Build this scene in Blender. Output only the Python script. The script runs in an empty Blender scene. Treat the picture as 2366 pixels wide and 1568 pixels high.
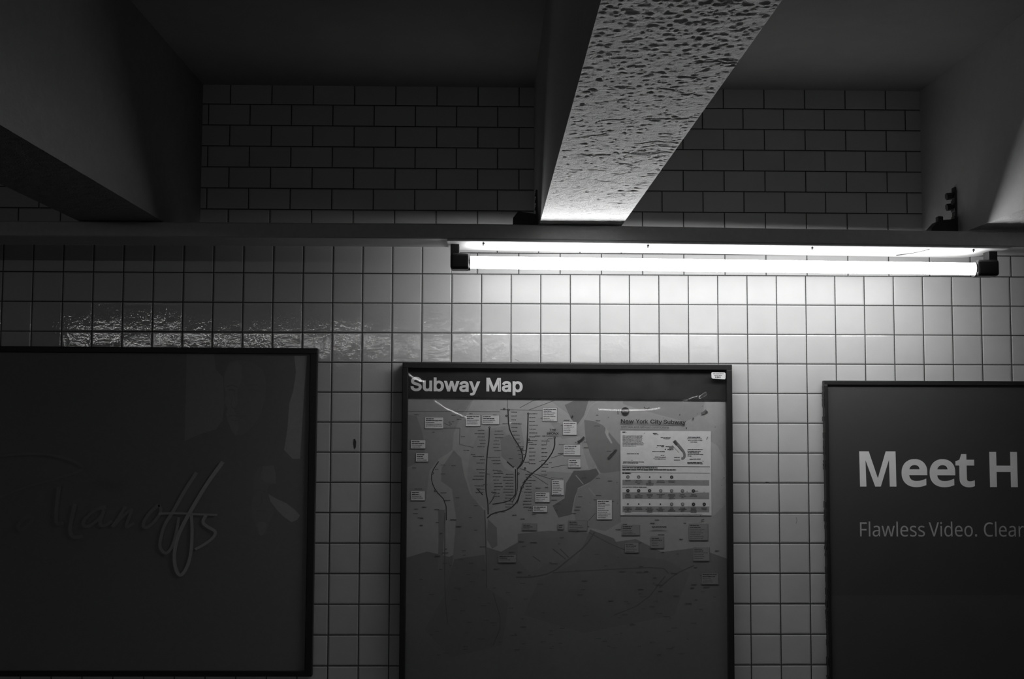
import bpy, bmesh, math, random
import numpy as np
from mathutils import Vector, Matrix

C = bpy.context.scene.collection
SC = bpy.context.scene
rnd = random.Random(7)

# ------------------------------------------------------------------ camera
cam_data = bpy.data.cameras.new('camera')
cam_data.sensor_fit = 'HORIZONTAL'
cam_data.sensor_width = 36.0
cam_data.lens = 39.08
cam_data.clip_start = 0.05
cam = bpy.data.objects.new('camera', cam_data)
C.objects.link(cam)
RIGHT = Vector((0.99975301, -0.02205381, 0.00274786))
DOWN = Vector((0.00421937, 0.06695727, -0.99774692))
FWD = Vector((0.02182013, 0.99751208, 0.06703378))
mw = Matrix.Identity(4)
for i in range(3):
    mw[i][0], mw[i][1], mw[i][2] = RIGHT[i], -DOWN[i], -FWD[i]
mw[0][3], mw[1][3], mw[2][3] = 0.57183, -4.08893, 1.600
cam.matrix_world = mw
SC.camera = cam

# ------------------------------------------------------------------ world, exposure, lamp strength
TUBE = 22.5            # radiance of the fluorescent tube
FAR_TUBE = 17.0        # slim tubes across the hall
w = bpy.data.worlds.new('world')
SC.world = w
w.use_nodes = True
w.node_tree.nodes['Background'].inputs[0].default_value = (1, 1, 1, 1)
w.node_tree.nodes['Background'].inputs[1].default_value = 0.018
SC.view_settings.view_transform = 'Standard'
SC.view_settings.look = 'None'
SC.view_settings.gamma = 1
SC.view_settings.exposure = 0.0
SC.view_settings.use_curve_mapping = False
SC.cycles.max_bounces = 10
SC.cycles.diffuse_bounces = 6
SC.cycles.transparent_max_bounces = 12
SC.cycles.use_denoising = True
SC.cycles.sample_clamp_indirect = 10.0


# ------------------------------------------------------------------ node helpers
class NT:
    def __init__(self, name):
        self.m = bpy.data.materials.new(name)
        self.m.use_nodes = True
        self.t = self.m.node_tree
        self.t.nodes.clear()
        self.out = self.t.nodes.new('ShaderNodeOutputMaterial')

    def n(self, kind, **kw):
        node = self.t.nodes.new(kind)
        for k, v in kw.items():
            setattr(node, k, v)
        return node

    def link(self, a, b):
        self.t.links.new(a, b)

    def put(self, sock, v):
        if isinstance(v, bpy.types.NodeSocket):
            self.link(v, sock)
        else:
            sock.default_value = v

    def math(self, op, a, b=None, c=None, clamp=False):
        n = self.n('ShaderNodeMath', operation=op, use_clamp=clamp)
        self.put(n.inputs[0], a)
        if b is not None:
            self.put(n.inputs[1], b)
        if c is not None:
            self.put(n.inputs[2], c)
        return n.outputs[0]

    def ramp(self, fac, stops):
        n = self.n('ShaderNodeValToRGB')
        e = n.color_ramp.elements
        while len(e) < len(stops):
            e.new(0.5)
        for el, (p, v) in zip(e, stops):
            el.position = p
            el.color = (v, v, v, 1)
        self.link(fac, n.inputs[0])
        return n.outputs[0]

    def noise(self, vec, scale, detail=3, rough=0.5):
        n = self.n('ShaderNodeTexNoise')
        n.inputs['Scale'].default_value = scale
        n.inputs['Detail'].default_value = detail
        n.inputs['Roughness'].default_value = rough
        self.link(vec, n.inputs['Vector'])
        return n.outputs['Fac']

    def coords(self, scale=(1, 1, 1)):
        tc = self.n('ShaderNodeTexCoord')
        mp = self.n('ShaderNodeMapping')
        mp.inputs['Scale'].default_value = scale
        self.link(tc.outputs['Object'], mp.inputs['Vector'])
        return mp.outputs[0]

    def bump(self, height, strength, dist, normal=None):
        b = self.n('ShaderNodeBump')
        b.inputs['Strength'].default_value = strength
        b.inputs['Distance'].default_value = dist
        self.link(height, b.inputs['Height'])
        if normal is not None:
            self.link(normal, b.inputs['Normal'])
        return b.outputs[0]

    def grey(self, v):
        n = self.n('ShaderNodeCombineColor')
        for i in range(3):
            self.put(n.inputs[i], v)
        return n.outputs[0]

    def principled(self, color, rough=0.5, metal=0.0, spec=0.5, normal=None):
        p = self.n('ShaderNodeBsdfPrincipled')
        if isinstance(color, bpy.types.NodeSocket):
            self.link(color, p.inputs['Base Color'])
        else:
            p.inputs['Base Color'].default_value = (color, color, color, 1)
        self.put(p.inputs['Roughness'], rough)
        p.inputs['Metallic'].default_value = metal
        p.inputs['Specular IOR Level'].default_value = spec
        if normal is not None:
            self.link(normal, p.inputs['Normal'])
        return p

    def done(self, shader):
        self.link(shader, self.out.inputs['Surface'])
        return self.m


def paint(name, v, rough=0.5, metal=0.0, spec=0.5, grain=0.12, scale=40, bump=0.0):
    t = NT(name)
    co = t.coords()
    nz = t.noise(co, scale, 4, 0.6)
    val = t.math('MULTIPLY', t.math('ADD', 1 - grain / 2, t.math('MULTIPLY', nz, grain)), v)
    nrm = t.bump(nz, 0.4, bump) if bump else None
    return t.done(t.principled(t.grey(val), rough, metal, spec, nrm).outputs[0])


# ------------------------------------------------------------------ materials
def tile_wall():
    t = NT('glazed_wall_tiles')
    tc = t.n('ShaderNodeTexCoord')
    sp = t.n('ShaderNodeSeparateXYZ')
    t.link(tc.outputs['Object'], sp.inputs[0])
    X, Z = sp.outputs[0], sp.outputs[2]
    P = 0.1096
    Z0 = 2.1168
    dz = t.math('SUBTRACT', Z, Z0)
    low = t.math('LESS_THAN', dz, 0.0)
    left = t.math('MULTIPLY', t.math('LESS_THAN', X, 4 * P), t.math('LESS_THAN', dz, 0.1016))
    square = t.math('MAXIMUM', low, left)                      # 1: square tiles, 0: brick bond tiles
    us = t.math('DIVIDE', X, P)
    vs = t.math('DIVIDE', dz, 0.1095)
    vr = t.math('DIVIDE', dz, 0.0788)
    row = t.math('FLOOR', vr)
    odd = t.math('PINGPONG', row, 1.0)
    ur = t.math('ADD', t.math('DIVIDE', t.math('SUBTRACT', X, 1.146), 0.1535), t.math('MULTIPLY', odd, 0.52))

    def mix(a, b):
        return t.math('ADD', t.math('MULTIPLY', a, square), t.math('MULTIPLY', b, t.math('SUBTRACT', 1.0, square)))
    u, v = mix(us, ur), mix(vs, vr)
    pu, pv = mix(P, 0.1535), mix(0.1095, 0.0788)
    wob = t.noise(tc.outputs['Object'], 9, 2)

    def edge(a, p):
        f = t.math('FRACT', a)
        return t.math('MULTIPLY', t.math('MINIMUM', f, t.math('SUBTRACT', 1.0, f)), p)
    d = t.math('MINIMUM', edge(u, pu), edge(v, pv))
    d = t.math('ADD', d, t.math('MULTIPLY', t.math('SUBTRACT', t.noise(tc.outputs['Object'], 160, 2), 0.5), 0.0010))
    tile = t.ramp(t.math('DIVIDE', d, 0.006), [(0.20, 0.0), (0.46, 1.0)])
    cell = t.n('ShaderNodeCombineXYZ')
    t.link(t.math('FLOOR', u), cell.inputs[0])
    t.link(t.math('FLOOR', v), cell.inputs[1])
    t.link(square, cell.inputs[2])
    wn = t.n('ShaderNodeTexWhiteNoise', noise_dimensions='3D')
    t.link(cell.outputs[0], wn.inputs['Vector'])
    # every tile is set with a slightly different tilt
    vm = t.n('ShaderNodeVectorMath', operation='SUBTRACT')
    t.link(wn.outputs['Color'], vm.inputs[0])
    vm.inputs[1].default_value = (0.5, 0.5, 0.5)
    vs2 = t.n('ShaderNodeVectorMath', operation='SCALE')
    t.link(vm.outputs[0], vs2.inputs[0])
    vs2.inputs['Scale'].default_value = 0.009
    geo = t.n('ShaderNodeNewGeometry')
    va = t.n('ShaderNodeVectorMath', operation='ADD')
    t.link(geo.outputs['Normal'], va.inputs[0])
    t.link(vs2.outputs[0], va.inputs[1])
    vn = t.n('ShaderNodeVectorMath', operation='NORMALIZE')
    t.link(va.outputs[0], vn.inputs[0])
    glaze = t.math('ADD', t.noise(tc.outputs['Object'], 26, 3, 0.6), t.math('MULTIPLY', t.noise(tc.outputs['Object'], 240, 2), 0.05))
    n1 = t.bump(glaze, 0.5, 0.0010, vn.outputs[0])
    pillow = t.ramp(t.math('DIVIDE', d, 0.008), [(0.1, 0.0), (0.75, 1.0)])
    n2 = t.bump(pillow, 0.8, 0.0016, n1)
    tone = t.math('ADD', 0.57, t.math('MULTIPLY', t.math('SUBTRACT', wn.outputs['Value'], 0.5), 0.05))
    tone = t.math('ADD', tone, t.math('MULTIPLY', t.math('SUBTRACT', wob, 0.5), 0.08))
    col = t.math('ADD', t.math('MULTIPLY', tile, tone), t.math('MULTIPLY', t.math('SUBTRACT', 1.0, tile), 0.035))
    dull = t.ramp(t.math('ADD', dz, 0.12), [(0.0, 0.0), (0.012, 1.0)])      # the top courses are dusty and dull
    gloss = t.math('SUBTRACT', 0.585, t.math('MULTIPLY', dull, 0.33))
    rough = t.math('SUBTRACT', 0.62, t.math('MULTIPLY', tile, gloss))
    return t.done(t.principled(t.grey(col), rough, 0, 0.5, n2).outputs[0])


def beam_plaster(name, side, soffit):
    """painted concrete; only the underside is rough and pitted"""
    t = NT(name)
    co = t.coords((1.05, 1.0, 1.0))
    geo = t.n('ShaderNodeNewGeometry')
    sp = t.n('ShaderNodeSeparateXYZ')
    t.link(geo.outputs['Normal'], sp.inputs[0])
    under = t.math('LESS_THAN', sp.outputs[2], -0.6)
    coarse = t.noise(co, 34, 5, 0.62)
    fine = t.noise(co, 210, 4, 0.65)
    vor = t.n('ShaderNodeTexVoronoi')
    vor.inputs['Scale'].default_value = 60
    t.link(co, vor.inputs['Vector'])
    pits = t.math('MAXIMUM', t.ramp(vor.outputs['Distance'], [(0.06, 0.0), (0.16, 1.0)]), t.ramp(t.noise(co, 9, 2), [(0.44, 0.0), (0.60, 1.0)]))
    h = t.math('ADD', t.math('MULTIPLY', fine, 0.55), t.math('MULTIPLY', pits, 0.35))
    h = t.math('MULTIPLY', h, under)
    h = t.math('ADD', h, t.math('MULTIPLY', t.math('SUBTRACT', 1.0, under), t.math('MULTIPLY', coarse, 0.25)))
    nrm = t.bump(h, 1.0, 0.005)
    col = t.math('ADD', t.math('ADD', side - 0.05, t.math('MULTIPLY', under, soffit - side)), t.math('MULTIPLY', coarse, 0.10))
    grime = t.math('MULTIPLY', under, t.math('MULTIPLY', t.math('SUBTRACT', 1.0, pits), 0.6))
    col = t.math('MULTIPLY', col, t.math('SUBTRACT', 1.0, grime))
    return t.done(t.principled(t.grey(col), 0.50, 0, 1.0, nrm).outputs[0])


def clear_plastic():
    """scuffed clear acrylic: see-through, with a weak hazy sheen"""
    t = NT('clear_plastic')
    co = t.coords()
    haze = t.ramp(t.noise(co, 6, 5, 0.65), [(0.40, 0.0), (0.72, 1.0)])
    tr = t.n('ShaderNodeBsdfTransparent')
    tr.inputs[0].default_value = (0.95, 0.95, 0.95, 1)
    df = t.n('ShaderNodeBsdfDiffuse')
    df.inputs[0].default_value = (0.8, 0.8, 0.8, 1)
    m1 = t.n('ShaderNodeMixShader')
    t.link(t.math('MULTIPLY_ADD', haze, 0.032, 0.005), m1.inputs[0])
    t.link(tr.outputs[0], m1.inputs[1])
    t.link(df.outputs[0], m1.inputs[2])
    gl = t.n('ShaderNodeBsdfGlossy')
    gl.inputs['Color'].default_value = (1, 1, 1, 1)
    gl.inputs['Roughness'].default_value = 0.04
    geo = t.n('ShaderNodeNewGeometry')
    dp = t.n('ShaderNodeVectorMath', operation='DOT_PRODUCT')
    t.link(geo.outputs['Incoming'], dp.inputs[0])
    t.link(geo.outputs['Normal'], dp.inputs[1])
    c1 = t.math('SUBTRACT', 1.0, t.math('ABSOLUTE', dp.outputs['Value']), clamp=True)
    fres = t.math('MULTIPLY_ADD', t.math('POWER', c1, 5.0), 0.95, 0.045, clamp=True)
    m2 = t.n('ShaderNodeMixShader')
    t.link(fres, m2.inputs[0])
    t.link(m1.outputs[0], m2.inputs[1])
    t.link(gl.outputs[0], m2.inputs[2])
    return t.done(m2.outputs[0])


def tube_glow(name, strength):
    t = NT(name)
    e = t.n('ShaderNodeEmission')
    e.inputs['Strength'].default_value = strength
    return t.done(e.outputs[0])


TILES = tile_wall()
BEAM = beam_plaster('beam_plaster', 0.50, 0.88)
BEAM_SHADED = beam_plaster('beam_plaster_shaded', 0.21, 0.21)  # left beam: same plaster, darkened so its shade sits in the colour
PLASTIC = clear_plastic()
GLOW = tube_glow('tube_glow', TUBE)
GLOW_DIM = tube_glow('tube_glow_dim', FAR_TUBE)
CEIL = paint('ceiling_paint', 0.42, 0.75, grain=0.2, scale=12)
FLOOR = paint('floor_concrete', 0.07, 0.6, grain=0.4, scale=8, bump=0.002)
TROUGH = paint('trough_paint', 0.62, 0.45, grain=0.25, scale=60, bump=0.001)
ENAMEL = paint('white_enamel', 0.74, 0.30, grain=0.05)
BLACK = paint('black_plastic', 0.014, 0.38, grain=0.3, scale=90)
DARK_STEEL = paint('dark_steel', 0.05, 0.5, 0.3, grain=0.5, scale=90, bump=0.001)
STRAP = paint('galvanised_strap', 0.07, 0.45, 0.4, grain=0.5, scale=120)
FRAME = paint('black_frame_paint', 0.022, 0.42, 0.0, 0.3, grain=0.4, scale=70, bump=0.0006)
HEADER = paint('header_black', 0.020, 0.6, 0.0, 0.2, grain=0.3, scale=20)
STICKER = paint('sticker_paper', 0.72, 0.5, grain=0.05)
LETTER = paint('lettering_white', 0.92, 0.5, grain=0.08)
GREY_BLACK = paint('poster_black', 0.12, 0.45, grain=0.2, scale=14)
PANEL_DARK = paint('poster_charcoal', 0.06, 0.5, grain=0.15, scale=9)
PANEL_DARK2 = paint('poster_charcoal_band', 0.075, 0.5, grain=0.15, scale=9)
INK = {}


def ink(v):
    k = round(v, 3)
    if k not in INK:
        INK[k] = paint('print_grey_%02d' % int(k * 100), k, 0.6, grain=0.22, scale=55)
    return INK[k]


# ------------------------------------------------------------------ mesh helpers
def obj(name, bm, mats, parent=None, smooth=False, loc=None):
    me = bpy.data.meshes.new(name)
    bm.normal_update()
    bm.to_mesh(me)
    bm.free()
    for m in (mats if isinstance(mats, (list, tuple)) else [mats]):
        me.materials.append(m)
    if smooth:
        for p in me.polygons:
            p.use_smooth = True
    o = bpy.data.objects.new(name, me)
    C.objects.link(o)
    if parent is not None:
        o.parent = parent
    if loc is not None:
        o.location = loc
    return o


def tag(o, label=None, cat=None, group=None, kind=None):
    if label:
        o['label'] = label
    if cat:
        o['category'] = cat
    if group:
        o['group'] = group
    if kind:
        o['kind'] = kind
    return o


def thing(name, label, cat, loc=(0, 0, 0), group=None):
    o = bpy.data.objects.new(name, None)
    o.empty_display_size = 0.1
    C.objects.link(o)
    o.location = loc
    return tag(o, label, cat, group)


def copy_tree(o, parent=None):
    c = o.copy()
    C.objects.link(c)
    c.parent = parent
    for ch in list(o.children):
        copy_tree(ch, c)
    return c


def add_box(bm, lo, hi, bevel=0.0, seg=2, mi=0):
    r = bmesh.ops.create_cube(bm, size=1.0)
    vs = r['verts']
    for v in vs:
        v.co = Vector(((lo[i] + hi[i]) / 2 + v.co[i] * (hi[i] - lo[i]) for i in range(3)))
    fs = set(f for v in vs for f in v.link_faces)
    for f in fs:
        f.material_index = mi
    if bevel:
        es = list(set(e for v in vs for e in v.link_edges))
        bmesh.ops.bevel(bm, geom=es, offset=bevel, segments=seg, affect='EDGES', profile=0.5)
    return vs


def box(lo, hi, bevel=0.0):
    bm = bmesh.new()
    add_box(bm, lo, hi, bevel)
    return bm


def add_tube(bm, a, b, r, n=24, caps=True):
    a, b = Vector(a), Vector(b)
    ax = (b - a).normalized()
    s = ax.orthogonal().normalized()
    q = ax.cross(s)
    rings = []
    for p in (a, b):
        rings.append([bm.verts.new(p + (s * math.cos(2 * math.pi * i / n) + q * math.sin(2 * math.pi * i / n)) * r) for i in range(n)])
    for i in range(n):
        bm.faces.new((rings[0][i], rings[0][(i + 1) % n], rings[1][(i + 1) % n], rings[1][i]))
    if caps:
        bm.faces.new(rings[0][::-1])
        bm.faces.new(rings[1])


def add_prism(bm, pts, y0, y1, mi=0, bevel=0.0):
    """closed outline in x-z, extruded from y0 to y1"""
    a = [bm.verts.new((x, y0, z)) for x, z in pts]
    b = [bm.verts.new((x, y1, z)) for x, z in pts]
    n = len(pts)
    fs = [bm.faces.new(a), bm.faces.new(b[::-1])]
    for i in range(n):
        fs.append(bm.faces.new((a[i], b[i], b[(i + 1) % n], a[(i + 1) % n])))
    for f in fs:
        f.material_index = mi
    bmesh.ops.recalc_face_normals(bm, faces=fs)


class Print:
    """flat ink shapes laid on a sheet: u to the right, v down, lifted a hair above one another"""

    def __init__(self, ox, oz, sx, sz, y):
        self.bm = bmesh.new()
        self.ox, self.oz, self.sx, self.sz = ox, oz, sx, sz
        self.y = y
        self.k = 0
        self.mats = []

    def mi(self, m):
        if m not in self.mats:
            self.mats.append(m)
        return self.mats.index(m)

    def lift(self):
        self.k += 1
        return self.y - 0.0000015 * self.k

    def co(self, p, y):
        return (self.ox + p[0] * self.sx, y, self.oz - p[1] * self.sz)

    def poly(self, pts, m):
        y = self.lift()
        vs = [self.bm.verts.new(self.co(p, y)) for p in pts]
        f = self.bm.faces.new(vs)
        f.normal_update()
        if f.normal.y > 0:
            f.normal_flip()
        f.material_index = self.mi(m)
        if len(pts) > 4:
            bmesh.ops.triangulate(self.bm, faces=[f])

    def rect(self, x0, y0, x1, y1, m):
        self.poly([(x0, y0), (x1, y0), (x1, y1), (x0, y1)], m)

    def disc(self, cx, cy, r, m, n=20, ry=None):
        ry = ry or r
        self.poly([(cx + r * math.cos(2 * math.pi * i / n), cy + ry * math.sin(2 * math.pi * i / n)) for i in range(n)], m)

    def ring(self, cx, cy, r, w_, m, n=18):
        pts = [(cx + r * math.cos(2 * math.pi * i / n), cy + r * math.sin(2 * math.pi * i / n)) for i in range(n + 1)]
        self.line(pts, w_, m)

    def line(self, pts, wd, m, taper=None, smooth=0):
        for _ in range(smooth):
            q = [pts[0]]
            for a, b in zip(pts, pts[1:]):
                q += [(a[0] * .75 + b[0] * .25, a[1] * .75 + b[1] * .25), (a[0] * .25 + b[0] * .75, a[1] * .25 + b[1] * .75)]
            pts = q + [pts[-1]]
        y = self.lift()
        L, R_ = [], []
        n = len(pts)
        for i, p in enumerate(pts):
            a = pts[max(0, i - 1)]
            b = pts[min(n - 1, i + 1)]
            dx, dy = b[0] - a[0], b[1] - a[1]
            l = math.hypot(dx, dy) or 1
            h = wd / 2
            if taper:
                h *= taper[0] + (taper[1] - taper[0]) * i / max(1, n - 1)
            nx, ny = -dy / l * h, dx / l * h
            L.append(self.bm.verts.new(self.co((p[0] + nx, p[1] + ny), y)))
            R_.append(self.bm.verts.new(self.co((p[0] - nx, p[1] - ny), y)))
        k = self.mi(m)
        for i in range(n - 1):
            for tri in ((L[i], L[i + 1], R_[i + 1]), (L[i], R_[i + 1], R_[i])):
                f = self.bm.faces.new(tri)
                f.normal_update()
                if f.normal.y > 0:
                    f.normal_flip()
                f.material_index = k

    def words(self, x0, y, x1, h, m, gap=0.25):
        """a line of unreadably small print: short bars of uneven length"""
        x = x0
        while x < x1:
            l = rnd.uniform(1.5, 5.0) * h
            self.rect(x, y - h / 2 + rnd.uniform(-.1, .1) * h, min(x + l, x1), y + h / 2 + rnd.uniform(-.15, .15) * h, m)
            x += l + gap * h * rnd.uniform(.8, 1.6)

    def finish(self, name, parent):
        return obj(name, self.bm, self.mats, parent)


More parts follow.
